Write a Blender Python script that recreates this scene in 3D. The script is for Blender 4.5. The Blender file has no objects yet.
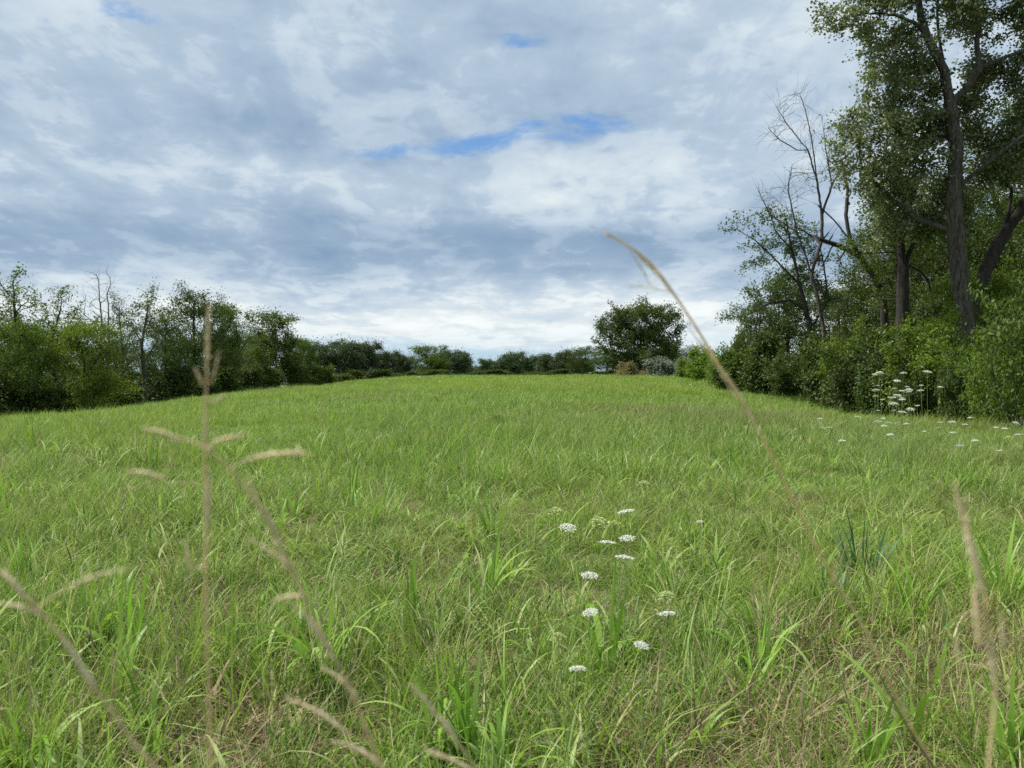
import bpy, math, random
import numpy as np
from math import radians as R
from mathutils import Vector, Matrix
SC = bpy.context.scene
COL = SC.collection
rng = np.random.default_rng(7)
random.seed(7)
PR = False
CAM_Z = 1.25
F = 768.0

# ------------------------------------------------------------------ camera
cam = bpy.data.cameras.new('camera'); cam_o = bpy.data.objects.new('camera', cam); COL.objects.link(cam_o)
cam_o.location = (0, 0, CAM_Z); cam_o.rotation_euler = (R(90), 0, 0)
cam.sensor_width = 36; cam.lens = 27; cam.clip_start = 0.05; cam.clip_end = 9000
cam.dof.use_dof = True; cam.dof.focus_distance = 6.0; cam.dof.aperture_fstop = 6.2
SC.camera = cam_o
SC.view_settings.view_transform = 'Standard'; SC.view_settings.look = 'None'
SC.view_settings.exposure = 0.30; SC.view_settings.gamma = 1.0
SUN_EL, SUN_AZ = 56.0, -82.0          # azimuth clockwise from +Y (the view direction)

# ------------------------------------------------------------------ node helper
class NT:
    def __init__(s, tree): s.t = tree; s.n = tree.nodes; s.l = tree.links
    def node(s, typ, **kw):
        n = s.n.new(typ)
        for k, v in kw.items(): setattr(n, k, v)
        return n
    def put(s, sock, v):
        if isinstance(v, bpy.types.NodeSocket): s.l.new(v, sock)
        elif isinstance(v, (tuple, list)) and sock.type == 'RGBA' and len(v) == 3: sock.default_value = (*v, 1)
        else: sock.default_value = v
    def math(s, op, a, b=0.0, c=0.0, clamp=False):
        n = s.node('ShaderNodeMath', operation=op, use_clamp=clamp)
        s.put(n.inputs[0], a); s.put(n.inputs[1], b); s.put(n.inputs[2], c); return n.outputs[0]
    def mix(s, f, a, b, blend='MIX'):
        n = s.node('ShaderNodeMix', data_type='RGBA', blend_type=blend); n.clamp_factor = True
        s.put(n.inputs[0], f); s.put(n.inputs[6], a); s.put(n.inputs[7], b); return n.outputs[2]
    def ss(s, v, lo, hi, a=0.0, b=1.0):
        n = s.node('ShaderNodeMapRange', interpolation_type='SMOOTHSTEP')
        s.put(n.inputs[0], v); n.inputs[1].default_value = lo; n.inputs[2].default_value = hi
        n.inputs[3].default_value = a; n.inputs[4].default_value = b; return n.outputs[0]
    def noise(s, vec, scale, detail=4, rough=0.5, dist=0.0):
        n = s.node('ShaderNodeTexNoise'); s.put(n.inputs['Vector'], vec)
        n.inputs['Scale'].default_value = scale; n.inputs['Detail'].default_value = detail
        n.inputs['Roughness'].default_value = rough; n.inputs['Distortion'].default_value = dist
        return n.outputs[0]
    def comb(s, x, y, z):
        n = s.node('ShaderNodeCombineXYZ'); s.put(n.inputs[0], x); s.put(n.inputs[1], y); s.put(n.inputs[2], z); return n.outputs[0]
    def attr(s, name, typ='GEOMETRY'):
        n = s.node('ShaderNodeAttribute', attribute_name=name, attribute_type=typ); return n.outputs['Fac']

# ------------------------------------------------------------------ sky with cloud layer
w = bpy.data.worlds.new('World'); SC.world = w; w.use_nodes = True
w.cycles.sampling_method = 'MANUAL'; w.cycles.sample_map_resolution = 512
N = NT(w.node_tree); N.n.clear()
tc = N.node('ShaderNodeTexCoord'); sep = N.node('ShaderNodeSeparateXYZ'); N.l.new(tc.outputs['Generated'], sep.inputs[0])
dx, dy, dz = sep.outputs
sky = N.node('ShaderNodeTexSky', sky_type='NISHITA', sun_disc=False, sun_elevation=R(SUN_EL), sun_rotation=R(SUN_AZ), altitude=200, air_density=1.0, dust_density=0.6, ozone_density=1.5)
skyc = N.mix(1.0, sky.outputs[0], (0.09, 0.09, 0.09), 'MULTIPLY')
zc = N.math('MAXIMUM', dz, 0.0)
den = N.math('ADD', zc, 0.16)
px = N.math('DIVIDE', dx, den); py = N.math('DIVIDE', dy, den)
P = N.comb(px, py, 0.0)
# elevation: e = tan(elevation) as seen straight ahead ; a = sideways
hy = N.math('SQRT', N.math('ADD', N.math('MULTIPLY', dx, dx), N.math('MULTIPLY', dy, dy)))
e = N.math('DIVIDE', dz, N.math('MAXIMUM', hy, 0.02))
ax = N.math('DIVIDE', dx, N.math('MAXIMUM', hy, 0.02))
Pb = N.comb(N.math('MULTIPLY', px, 0.8), N.math('MULTIPLY', py, 1.25), 3.3)
n1 = N.noise(Pb, 0.75, 3, 0.45, 0.3)                # broad masses
n2 = N.noise(N.comb(N.math('MULTIPLY', px, 1.35), N.math('MULTIPLY', py, 0.85), 9.1), 2.6, 8, 0.58, 0.35)       # billows
n3 = N.noise(N.comb(N.math('MULTIPLY', ax, 2.2), N.math('MULTIPLY', e, 5.0), 1.7), 2.4, 6, 0.6, 0.4)    # streaks
n4 = N.noise(N.comb(N.math('MULTIPLY', ax, 1.5), N.math('MULTIPLY', e, 16.0), 5.7), 3.0, 5, 0.6, 0.2)   # thin horizon bars
b = N.math('ADD', N.math('MULTIPLY', n1, 0.50), N.math('MULTIPLY', n2, 0.80))
b = N.math('ADD', b, N.math('MULTIPLY', n3, 0.42))
n5 = N.noise(N.comb(N.math('MULTIPLY', px, 1.2), py, 4.1), 7.5, 6, 0.6, 0.5)
b = N.math('ADD', b, N.math('MULTIPLY', n5, 0.24))
puff = N.ss(N.math('ADD', N.math('MULTIPLY', n2, 0.62), N.math('MULTIPLY', n5, 0.38)), 0.485, 0.545)
b = N.math('ADD', b, N.math('MULTIPLY', puff, 0.085))
n6 = N.noise(N.comb(N.math('MULTIPLY', px, 1.0), py, 14.1), 3.6, 7, 0.55, 0.2)
b = N.math('ADD', b, N.math('MULTIPLY', N.ss(n6, 0.50, 0.60), N.math('MULTIPLY', N.math('SUBTRACT', n6, 0.5), -0.7)))
b = N.math('SUBTRACT', b, 0.935)                       # about -0.3..0.3
# broad bands of the cloud deck by elevation
def bump(v, c, wd): 
    t = N.math('DIVIDE', N.math('SUBTRACT', v, c), wd)
    return N.math('POWER', 2.718, N.math('MULTIPLY', N.math('MULTIPLY', t, t), -1.0))
e2 = N.math('ADD', e, N.math('MULTIPLY', N.math('SUBTRACT', n1, 0.5), 0.12))
band = N.math('MULTIPLY', bump(e2, 0.165, 0.05), -0.20)
band = N.math('ADD', band, N.math('MULTIPLY', bump(e2, 0.085, 0.045), 0.30))
band = N.math('ADD', band, N.math('MULTIPLY', bump(e2, 0.25, 0.045), 0.07))
dk = N.math('MULTIPLY', bump(e, 0.34, 0.07), bump(ax, -0.12, 0.28))
band = N.math('ADD', band, N.math('MULTIPLY', dk, -0.16))
dk = N.math('MULTIPLY', bump(e, 0.46, 0.12), bump(ax, 0.25, 0.25))
band = N.math('ADD', band, N.math('MULTIPLY', dk, 0.06))
dk = N.math('MULTIPLY', bump(e, 0.28, 0.16), bump(ax, -0.60, 0.22))
band = N.math('ADD', band, N.math('MULTIPLY', dk, -0.10))
bb = N.math('ADD', N.math('ADD', N.math('MULTIPLY', b, 0.76), band), 0.5)
ramp = N.node('ShaderNodeValToRGB'); N.l.new(bb, ramp.inputs[0])
cr = ramp.color_ramp; cr.elements[0].position = 0.1; cr.elements[0].color = (0.225, 0.34, 0.495, 1)
cr.elements[1].position = 1.0; cr.elements[1].color = (0.90, 0.94, 0.96, 1)
for p_, c_ in ((0.32, (0.31, 0.425, 0.565)), (0.52, (0.455, 0.565, 0.685)), (0.72, (0.65, 0.74, 0.80)), (0.86, (0.83, 0.88, 0.87))):
    q = cr.elements.new(p_); q.color = (*c_, 1)
cloud = ramp.outputs[0]
blue = N.mix(N.ss(e, 0.0, 0.35), (0.46, 0.66, 0.80), (0.17, 0.38, 0.76))
blue = N.mix(0.25, blue, skyc)
# gaps in the deck
nf = N.noise(N.comb(N.math('MULTIPLY', ax, 1.0), N.math('MULTIPLY', e, 2.2), 0.4), 11.0, 6, 0.62, 0.3)
def gap(cx, ce, wx, we, tilt=0.0):
    u_ = N.math('DIVIDE', N.math('SUBTRACT', ax, cx), wx)
    c2 = N.math('ADD', ce, N.math('MULTIPLY', N.math('SUBTRACT', ax, cx), tilt))
    v_ = N.math('DIVIDE', N.math('SUBTRACT', e, c2), we)
    r2 = N.math('ADD', N.math('MULTIPLY', u_, u_), N.math('MULTIPLY', v_, v_))
    return N.math('SUBTRACT', 1.0, r2)
g1 = N.math('MAXIMUM', N.math('ADD', gap(0.080, 0.328, 0.070, 0.021, 0.04), 0.35), gap(-0.05, 0.308, 0.14, 0.017, 0.10))
g2 = N.math('MAXIMUM', gap(-0.44, 0.43, 0.06, 0.022), gap(0.0, 0.45, 0.06, 0.025))
g2 = N.math('MULTIPLY', N.math('ADD', N.math('MAXIMUM', g2, -1.5), -0.75), 1.0)
gg = N.math('MAXIMUM', N.math('MAXIMUM', g1, g2), -3.0)
gm = N.ss(N.math('ADD', N.math('MULTIPLY', gg, 0.55), N.math('MULTIPLY', N.math('SUBTRACT', nf, 0.5), 2.9)), 0.0, 0.75)
lowm = N.math('MULTIPLY', N.ss(e, 0.018, 0.085, 1, 0), N.ss(n4, 0.44, 0.60, 1.0, 0.12))
col = N.mix(gm, cloud, blue)
col = N.mix(N.math('MULTIPLY', lowm, 0.85), col, (0.50, 0.70, 0.82))
bars = N.math('MULTIPLY', N.ss(e, 0.02, 0.05), N.ss(e, 0.15, 0.09, 0, 1))
bars = N.math('MULTIPLY', N.math('MULTIPLY', bars, N.ss(n4, 0.50, 0.66)), 0.35)
col = N.mix(bars, col, (0.45, 0.57, 0.70))
# deck overhead and out of sight: bright thin cloud round the sun
over = N.ss(dz, 0.42, 0.85)
col = N.mix(over, col, (0.58, 0.60, 0.63))
# below horizon
col = N.mix(N.ss(dz, -0.02, 0.0), (0.25, 0.30, 0.25), col)
bg = N.node('ShaderNodeBackground'); N.l.new(col, bg.inputs[0]); bg.inputs[1].default_value = 0.86
out = N.node('ShaderNodeOutputWorld'); N.l.new(bg.outputs[0], out.inputs[0])

sl = bpy.data.lights.new('sun', 'SUN'); sl.energy = 5.0; sl.angle = R(4); sl.color = (1.0, 0.955, 0.88)
so = bpy.data.objects.new('sun', sl); COL.objects.link(so)
sd = Vector((math.sin(R(SUN_AZ)) * math.cos(R(SUN_EL)), math.cos(R(SUN_AZ)) * math.cos(R(SUN_EL)), math.sin(R(SUN_EL))))
so.rotation_euler = sd.to_track_quat('Z', 'Y').to_euler(); so.location = (0, 0, 60)
SC.cycles.max_bounces = 6; SC.cycles.diffuse_bounces = 3; SC.cycles.transmission_bounces = 4; SC.cycles.glossy_bounces = 2
SC.cycles.caustics_reflective = False; SC.cycles.caustics_refractive = False
SC.cycles.use_denoising = False

# ------------------------------------------------------------------ terrain
def zpix(v, d): return CAM_Z - (v - 384.0) / F * d
def xpix(u, d): return (u - 512.0) / F * d
CP = []
for u, v, d in ((-60, 441, 44), (0, 434, 50), (100, 421, 60), (200, 407, 74), (280, 393, 92), (350, 388.5, 125), (430, 383.5, 150),
                (1120, 452, 18.5), (1016, 436, 24), (921, 427, 30), (858, 416, 36), (800, 406, 44), (747, 399, 54), (700, 383, 78)):
    CP.append((xpix(u, d), d, zpix(v, d)))
CP += [(0, 0, 0), (-4, 0, 0), (4, 0, 0), (0, 6, 0), (-8, 10, -0.02), (7, 10, 0.0), (0, 14, 0.05), (0, 25, 0.28), (-12, 25, 0.05), (9, 25, 0.12),
       (0, 50, 0.98), (-18, 50, 0.45), (10, 50, 0.95), (0, 75, 1.55), (0, 100, 2.0), (15, 100, 2.12), (-15, 100, 1.9), (0, 118, 2.12), (18, 118, 2.15), (-20, 125, 1.7),
       (0, 150, 1.7), (20, 150, 1.5), (40, 120, 1.2), (0, 190, 0.6), (-60, 190, 0.2), (60, 190, 0), (0, -20, 0), (-30, -20, -0.3), (30, -20, -0.2),
       (-30, 10, -0.5), (35, 10, -0.3), (-70, 60, -1.6), (-90, 110, -1.2), (60, 60, 0.0), (55, 30, -0.6), (40, 80, 1.0)]
CP = np.array(CP, float)
def tps(r2): return 0.5 * r2 * np.log(r2 + 1e-9)
_n = len(CP); _A = np.zeros((_n + 3, _n + 3))
_d2 = ((CP[:, None, :2] - CP[None, :, :2]) ** 2).sum(-1) / 1e4
_A[:_n, :_n] = tps(_d2) + np.eye(_n) * 2e-4; _A[:_n, _n] = 1; _A[:_n, _n + 1:] = CP[:, :2] / 100; _A[_n, :_n] = 1; _A[_n + 1:, :_n] = CP[:, :2].T / 100
_w = np.linalg.solve(_A, np.concatenate([CP[:, 2], [0, 0, 0]]))
def ground(x, y):
    x = np.asarray(x, float); y = np.asarray(y, float); sh = x.shape
    X = x.ravel(); Y = y.ravel(); z = np.empty_like(X)
    for i in range(0, len(X), 20000):
        a = X[i:i + 20000]; b_ = Y[i:i + 20000]
        k = tps(((a[:, None] - CP[None, :, 0]) ** 2 + (b_[:, None] - CP[None, :, 1]) ** 2) / 1e4)
        z[i:i + 20000] = k @ _w[:_n] + _w[_n] + (_w[_n + 1] * a + _w[_n + 2] * b_) / 100
    r = np.hypot(X, Y - 60); t = np.clip((r - 130) / 130, 0, 1); t = t * t * (3 - 2 * t)
    z = z * (1 - t) - 3.5 * t
    z += (0.018 * np.sin(X * 1.7 + 1.3 * np.sin(Y * 1.1)) * np.sin(Y * 1.9 + X * .6) + 0.03 * np.sin(X * .43 + Y * .31)) * np.exp(-((X ** 2 + Y ** 2) / 2500))
    return z.reshape(sh)
def gz(x, y): return float(ground(np.array([x]), np.array([y]))[0])

def mesh_np(name, V, faces_list, mats=(), attrs=None, smooth=True):
    """faces_list: list of (k,n) int arrays"""
    me = bpy.data.meshes.new(name)
    V = np.asarray(V, np.float32); me.vertices.add(len(V)); me.vertices.foreach_set('co', V.ravel())
    if faces_list:
        tot = np.concatenate([np.full(len(f), f.shape[1], np.int32) for f in faces_list])
        loops = np.concatenate([f.ravel() for f in faces_list]).astype(np.int32)
        me.loops.add(len(loops)); me.loops.foreach_set('vertex_index', loops)
        me.polygons.add(len(tot)); st = np.zeros(len(tot), np.int32); st[1:] = np.cumsum(tot)[:-1]
        me.polygons.foreach_set('loop_start', st); me.polygons.foreach_set('loop_total', tot)
        if smooth: me.polygons.foreach_set('use_smooth', np.ones(len(tot), bool))
    for m in mats: me.materials.append(m)
    for k, (dom, arr) in (attrs or {}).items():
        arr = np.asarray(arr, np.float32)
        a = me.attributes.new(k, 'FLOAT_VECTOR' if arr.ndim == 2 else 'FLOAT', dom)
        a.data.foreach_set('vector' if arr.ndim == 2 else 'value', arr.ravel())
    me.update(calc_edges=True); me.validate()
    return me

def obj(name, me, parent=None, loc=(0, 0, 0), **props):
    o = bpy.data.objects.new(name, me); COL.objects.link(o); o.location = loc
    if parent: o.parent = parent
    for k, v in props.items(): o[k] = v
    return o
def thing(name, label, cat, loc, rz=0.0, group=None, scale=None):
    o = bpy.data.objects.new(name, None); COL.objects.link(o); o.empty_display_size = 0.3
    o.location = loc; o.rotation_euler = (0, 0, rz)
    if scale: o.scale = scale
    o['label'] = label; o['category'] = cat
    if group: o['group'] = group
    return o
def copy_thing(src, label, loc, rz=0.0, scale=None, group=None, cat=None):
    r = src.copy(); COL.objects.link(r); r.location = loc; r.rotation_euler = (0, 0, rz)
    if scale: r.scale = scale
    r['label'] = label
    if cat: r['category'] = cat
    if group: r['group'] = group
    for ch in list(src.children):
        c = ch.copy(); COL.objects.link(c); c.parent = r
    return r

# ------------------------------------------------------------------ materials
def new_mat(name):
    m = bpy.data.materials.new(name); m.use_nodes = True; t = NT(m.node_tree); t.n.clear(); return m, t
def leaf_shader(t, col, trans=0.4, gloss=0.06, rough=0.6, tcol=None):
    d = t.node('ShaderNodeBsdfDiffuse'); t.put(d.inputs[0], col)
    tr = t.node('ShaderNodeBsdfTranslucent'); t.put(tr.inputs[0], tcol if tcol is not None else col)
    m1 = t.node('ShaderNodeMixShader'); m1.inputs[0].default_value = trans; t.l.new(d.outputs[0], m1.inputs[1]); t.l.new(tr.outputs[0], m1.inputs[2])
    g = t.node('ShaderNodeBsdfGlossy'); g.inputs['Roughness'].default_value = rough; g.inputs[0].default_value = (1, 1, 1, 1)
    m2 = t.node('ShaderNodeMixShader'); m2.inputs[0].default_value = gloss; t.l.new(m1.outputs[0], m2.inputs[1]); t.l.new(g.outputs[0], m2.inputs[2])
    o = t.node('ShaderNodeOutputMaterial'); t.l.new(m2.outputs[0], o.inputs[0])
def leaf_mat(name, c1, c2, c3, trans=0.4, gloss=0.06):
    m, t = new_mat(name)
    lv = t.attr('lv')
    c = t.mix(t.ss(lv, 0.0, 0.75), c1, c2); c = t.mix(t.ss(lv, 0.86, 1.0), c, c3)
    oi = t.node('ShaderNodeObjectInfo')
    hs = t.node('ShaderNodeHueSaturation'); t.put(hs.inputs['Color'], c)
    t.put(hs.inputs['Value'], t.ss(oi.outputs['Random'], 0, 1, 0.88, 1.14)); t.put(hs.inputs['Hue'], t.ss(oi.outputs['Random'], 0, 1, 0.488, 0.502))
    leaf_shader(t, hs.outputs[0], trans, gloss, tcol=t.mix(1.0, hs.outputs[0], (1.15, 1.1, 0.6), 'MULTIPLY'))
    return m
def bark_mat(name, c1, c2, scale=9):
    m, t = new_mat(name)
    tc = t.node('ShaderNodeTexCoord'); mp = t.node('ShaderNodeMapping'); mp.inputs['Scale'].default_value = (1, 1, 0.18)
    t.l.new(tc.outputs['Object'], mp.inputs[0])
    n = t.noise(mp.outputs[0], scale, 6, 0.65, 0.6)
    p = t.node('ShaderNodeBsdfPrincipled'); t.put(p.inputs['Base Color'], t.mix(t.ss(n, 0.35, 0.65), c1, c2)); p.inputs['Roughness'].default_value = 0.9
    b = t.node('ShaderNodeBump'); b.inputs['Strength'].default_value = 0.8; b.inputs['Distance'].default_value = 0.04; t.l.new(n, b.inputs['Height']); t.l.new(b.outputs[0], p.inputs['Normal'])
    o = t.node('ShaderNodeOutputMaterial'); t.l.new(p.outputs[0], o.inputs[0]); return m
M = {}
M['leaf_cotton'] = leaf_mat('cottonwood_leaf', (0.100, 0.138, 0.060), (0.165, 0.205, 0.095), (0.27, 0.30, 0.18), 0.42, 0.05)
M['leaf_dark'] = leaf_mat('dark_leaf', (0.038, 0.070, 0.016), (0.075, 0.122, 0.026), (0.13, 0.175, 0.045), 0.35, 0.02)
M['leaf_mid'] = leaf_mat('mid_green_leaf', (0.058, 0.105, 0.018), (0.110, 0.175, 0.030), (0.18, 0.24, 0.05), 0.42, 0.02)
M['leaf_bright'] = leaf_mat('bright_leaf', (0.080, 0.150, 0.018), (0.155, 0.250, 0.030), (0.26, 0.35, 0.05), 0.45, 0.02)
M['leaf_far'] = leaf_mat('far_leaf', (0.040, 0.072, 0.032), (0.070, 0.112, 0.045), (0.11, 0.155, 0.065), 0.3, 0.03)
M['leaf_grey'] = leaf_mat('grey_leaf', (0.13, 0.17, 0.14), (0.20, 0.25, 0.21), (0.28, 0.32, 0.27), 0.3, 0.03)
M['leaf_tan'] = leaf_mat('dry_leaf', (0.20, 0.19, 0.09), (0.27, 0.25, 0.13), (0.33, 0.30, 0.18), 0.3, 0.02)
M['leaf_thin'] = leaf_mat('sparse_leaf', (0.055, 0.095, 0.028), (0.095, 0.145, 0.045), (0.15, 0.19, 0.09), 0.4, 0.03)
M['bark'] = bark_mat('bark', (0.020, 0.017, 0.014), (0.095, 0.084, 0.074), 13)
M['bark_dark'] = bark_mat('dark_bark', (0.020, 0.017, 0.014), (0.050, 0.043, 0.037))
M['bark_dead'] = bark_mat('dead_wood', (0.10, 0.09, 0.078), (0.20, 0.18, 0.16))

def grass_mat(name, gA, gB, dryc, trans=0.45, gloss=0.022):
    m, t = new_mat(name)
    bv = t.attr('bv'); dr = t.attr('dry'); ti = t.attr('tint', 'INSTANCER'); br = t.attr('brown', 'INSTANCER')
    c = t.mix(bv, gA, gB)
    c = t.mix(t.ss(bv, 0.86, 0.97), c, (0.42, 0.52, 0.20))
    c = t.mix(t.math('MULTIPLY', ti, 0.6), c, (0.32, 0.405, 0.050))
    d1 = t.mix(t.ss(bv, 0.2, 0.9), dryc, (dryc[0] * .55, dryc[1] * .48, dryc[2] * .42))
    k = t.math('ADD', dr, t.math('MULTIPLY', br, t.ss(bv, 0.35, 0.55)), clamp=True)
    c = t.mix(k, c, d1)
    leaf_shader(t, c, trans, gloss, 0.5)
    return m
M['grass'] = grass_mat('meadow_grass', (0.056, 0.152, 0.020), (0.34, 0.52, 0.080), (0.50, 0.44, 0.26))
M['grass_broad'] = grass_mat('broad_blade', (0.16, 0.34, 0.028), (0.33, 0.52, 0.080), (0.45, 0.40, 0.2), 0.45, 0.03)
M['grass_blue'] = grass_mat('blue_green_blade', (0.045, 0.130, 0.048), (0.100, 0.215, 0.078), (0.3, 0.28, 0.2), 0.25, 0.07)
M['straw'] = grass_mat('straw', (0.42, 0.35, 0.20), (0.22, 0.17, 0.11), (0.34, 0.28, 0.18), 0.2, 0.01)
def plain(name, c, c2=None, trans=0.3):
    m, t = new_mat(name); tc = t.node('ShaderNodeTexCoord'); n = t.noise(tc.outputs['Object'], 60, 3)
    leaf_shader(t, t.mix(t.ss(n, .35, .65), c, c2 or tuple(q * .8 for q in c)), trans, 0.03); return m
M['petal'] = plain('white_petal', (0.80, 0.80, 0.76), (0.70, 0.72, 0.64), 0.3)
M['umbel_green'] = plain('green_umbel', (0.50, 0.58, 0.24), (0.36, 0.46, 0.14), 0.35)
M['stem'] = plain('green_stem', (0.22, 0.33, 0.09), (0.28, 0.36, 0.13), 0.3)
M['seed_stem'] = plain('seed_stem', (0.84, 0.70, 0.44), (0.70, 0.56, 0.34), 0.45)
M['seed_husk'] = plain('seed_husk', (0.90, 0.80, 0.58), (0.82, 0.70, 0.47), 0.5)
M['seed_brown'] = plain('brown_stem', (0.24, 0.17, 0.10), (0.16, 0.17, 0.06), 0.2)
M['clover'] = plain('clover_red', (0.45, 0.05, 0.12), (0.30, 0.04, 0.10), 0.3)

# ------------------------------------------------------------------ ground sheet
def axis(a, lim, fine, n):
    t = np.linspace(-1, 1, n); s = np.sinh(t * a) / np.sinh(a) * lim; return s
gx = axis(6.0, 4500, 0, 301); gy = axis(6.0, 4500, 0, 361) + 20
GX, GY = np.meshgrid(gx, gy); GZ = ground(GX, GY)
nx, ny = len(gx), len(gy)
ii = (np.arange(ny - 1)[:, None] * nx + np.arange(nx - 1)[None]).ravel()
m, t = new_mat('field_soil')
tc = t.node('ShaderNodeTexCoord')
na = t.noise(tc.outputs['Object'], 1.6, 8, 0.65); nb = t.noise(tc.outputs['Object'], 14, 6, 0.7); nc = t.noise(tc.outputs['Object'], 0.12, 4, 0.5)
c = t.mix(t.ss(nb, 0.38, 0.62), (0.075, 0.068, 0.030), (0.20, 0.165, 0.10))
c = t.mix(t.ss(na, 0.36, 0.58), c, (0.085, 0.125, 0.025))
cd = t.node('ShaderNodeSeparateXYZ'); t.l.new(tc.outputs['Object'], cd.inputs[0])
far = t.mix(t.ss(nc, .35, .65), (0.13, 0.20, 0.030), (0.17, 0.22, 0.045))
c = t.mix(t.ss(cd.outputs[1], 12, 40), c, far)
p = t.node('ShaderNodeBsdfPrincipled'); t.put(p.inputs['Base Color'], c); p.inputs['Roughness'].default_value = 1.0; p.inputs['Specular IOR Level'].default_value = 0.1
bu = t.node('ShaderNodeBump'); bu.inputs['Strength'].default_value = 0.7; bu.inputs['Distance'].default_value = 0.05; t.l.new(nb, bu.inputs['Height']); t.l.new(bu.outputs[0], p.inputs['Normal'])
o_ = t.node('ShaderNodeOutputMaterial'); t.l.new(p.outputs[0], o_.inputs[0]); M['soil'] = m
obj('ground', mesh_np('ground', np.stack([GX.ravel(), GY.ravel(), GZ.ravel()], 1), [np.stack([ii, ii + 1, ii + nx + 1, ii + nx], 1)], [M['soil']]),
    kind='structure')

# ------------------------------------------------------------------ grass blades
def blades(n, r0, h, wd, lean, droop, seg, g, hvar=0.35, base_sp=1.0, dryp=0.1, outward=0.6, vfold=False):
    """n curved ribbons; returns V (verts), quads, tris, bv, dry (per vertex)"""
    ang = g.uniform(0, 2 * np.pi, n); rr = r0 * np.sqrt(g.uniform(0, 1, n)) * base_sp
    bx, by = rr * np.cos(ang), rr * np.sin(ang)
    az = ang * outward + g.uniform(0, 2 * np.pi, n) * (1 - outward) if outward < 1 else ang + g.normal(0, .4, n)
    H = h * np.clip(1 + g.normal(0, hvar, n), 0.25, 1.7)
    th0 = np.abs(g.normal(lean, lean * .6, n)); curv = np.abs(g.normal(droop, droop * .55, n))
    W = wd * g.uniform(.6, 1.3, n)
    pts = np.zeros((n, seg + 1, 3)); pts[:, 0, 0] = bx; pts[:, 0, 1] = by; pts[:, 0, 2] = -0.02
    for k in range(seg):
        tk = (k + .5) / seg; th = th0 + curv * tk ** 1.5
        st = H / seg
        pts[:, k + 1, 0] = pts[:, k, 0] + np.sin(th) * np.cos(az) * st
        pts[:, k + 1, 1] = pts[:, k, 1] + np.sin(th) * np.sin(az) * st
        pts[:, k + 1, 2] = pts[:, k, 2] + np.cos(th) * st
    pts[:, :, 2] = np.maximum(pts[:, :, 2], 0.004 + g.uniform(0, .02, (n, 1))) - (np.arange(seg + 1) == 0) * 0.03
    tw = az + np.pi / 2 + g.normal(0, 0.5, n); dtw = g.normal(0, 0.8, n)
    V = []
    prof = np.array([0.55 + 0.45 * min(1, 3 * k / seg) if k / seg < .34 else (1 - ((k / seg - .34) / .66) ** 1.6) for k in range(seg + 1)])
    for k in range(seg):
        a = tw + dtw * k / seg
        off = np.stack([np.cos(a), np.sin(a), g.normal(0, .15, n) * 0], 1) * (W * prof[k] * .5)[:, None]
        V.append(pts[:, k] - off); V.append(pts[:, k] + off)
    V.append(pts[:, seg])
    V = np.stack(V, 1); nv = V.shape[1]
    base = np.arange(n)[:, None] * nv
    q = np.concatenate([base + np.array([[2 * k, 2 * k + 1, 2 * k + 3, 2 * k + 2]]) for k in range(seg - 1)])
    tr = base + np.array([[2 * seg - 2, 2 * seg - 1, 2 * seg]])
    bv = np.repeat(g.uniform(0, 1, n), nv); dry = np.repeat((g.uniform(0, 1, n) < dryp).astype(float), nv)
    return V.reshape(-1, 3), q, tr, bv, dry
def join_blades(parts):
    V, Q, T, B, D = [], [], [], [], []; o = 0
    for v, q, t_, b_, d_ in parts:
        V.append(v); Q.append(q + o); T.append(t_ + o); B.append(b_); D.append(d_); o += len(v)
    return np.concatenate(V), [np.concatenate(Q), np.concatenate(T)], {'bv': ('POINT', np.concatenate(B)), 'dry': ('POINT', np.concatenate(D))}
def grass_mesh(name, parts, mat):
    V, Fc, A = join_blades(parts); return mesh_np(name, V, Fc, [mat], A)
g = np.random.default_rng(11)
PROTO = []
def proto(parts, mat):
    o = bpy.data.objects.new('grass_tuft', grass_mesh('grass_tuft', parts, mat)); PROTO.append(o); return len(PROTO) - 1
near_k, mid_k, far_k = [], [], []
for i in range(5):   # fine near sward tufts
    near_k.append(proto([blades(30, .09, .20 + .03 * i, .0060, .30, 1.0, 5, g, dryp=.07, outward=.35),
                   blades(18, .13, .14, .0048, .55, 1.1, 4, g, dryp=.35, outward=.2),
                   blades(3, .10, .30, .0026, .15, .5, 5, g, dryp=.5)], M['grass']))
for i in range(2):   # wider blades
    near_k.append(proto([blades(14, .08, .25, .0115, .3, 1.4, 6, g, dryp=.05, outward=.4), blades(25, .12, .18, .004, .5, 1.0, 4, g, dryp=.2)], M['grass']))
broad_k = []
for i in range(4): broad_k.append(proto([blades(11, .04, .30, .018, .14, 1.3 + .3 * i, 8, g, hvar=.25, dryp=.05, outward=.9), blades(8, .05, .20, .013, .4, 1.2, 6, g, dryp=.1, outward=.8)], M['grass_broad']))
weed_k = [proto([blades(7, .03, .13, .034, .7, .8, 5, g, hvar=.3, dryp=.0, outward=.95), blades(4, .02, .20, .026, .25, .9, 5, g, hvar=.3, dryp=.0, outward=.9)], M['grass_broad']) for i in range(2)]
straw_k = [proto([blades(60, .16, .24, .0032, 1.25, .7, 4, g, dryp=.5, outward=0.0), blades(12, .12, .26, .0022, .6, .6, 4, g, dryp=.6, outward=.1)], M['straw']) for i in range(3)]
for i in range(4):   # mid sward: larger patches with wider ribbons
    mid_k.append(proto([blades(110, .24, .20 + .03 * i, .0085, .38, .9, 3, g, dryp=.05, outward=.3), blades(5, .2, .32, .005, .2, .5, 3, g, dryp=.5)], M['grass']))
for i in range(3):
    far_k.append(proto([blades(120, .55, .25, .022, .35, .7, 2, g, dryp=.04, outward=.3)], M['grass']))
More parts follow.
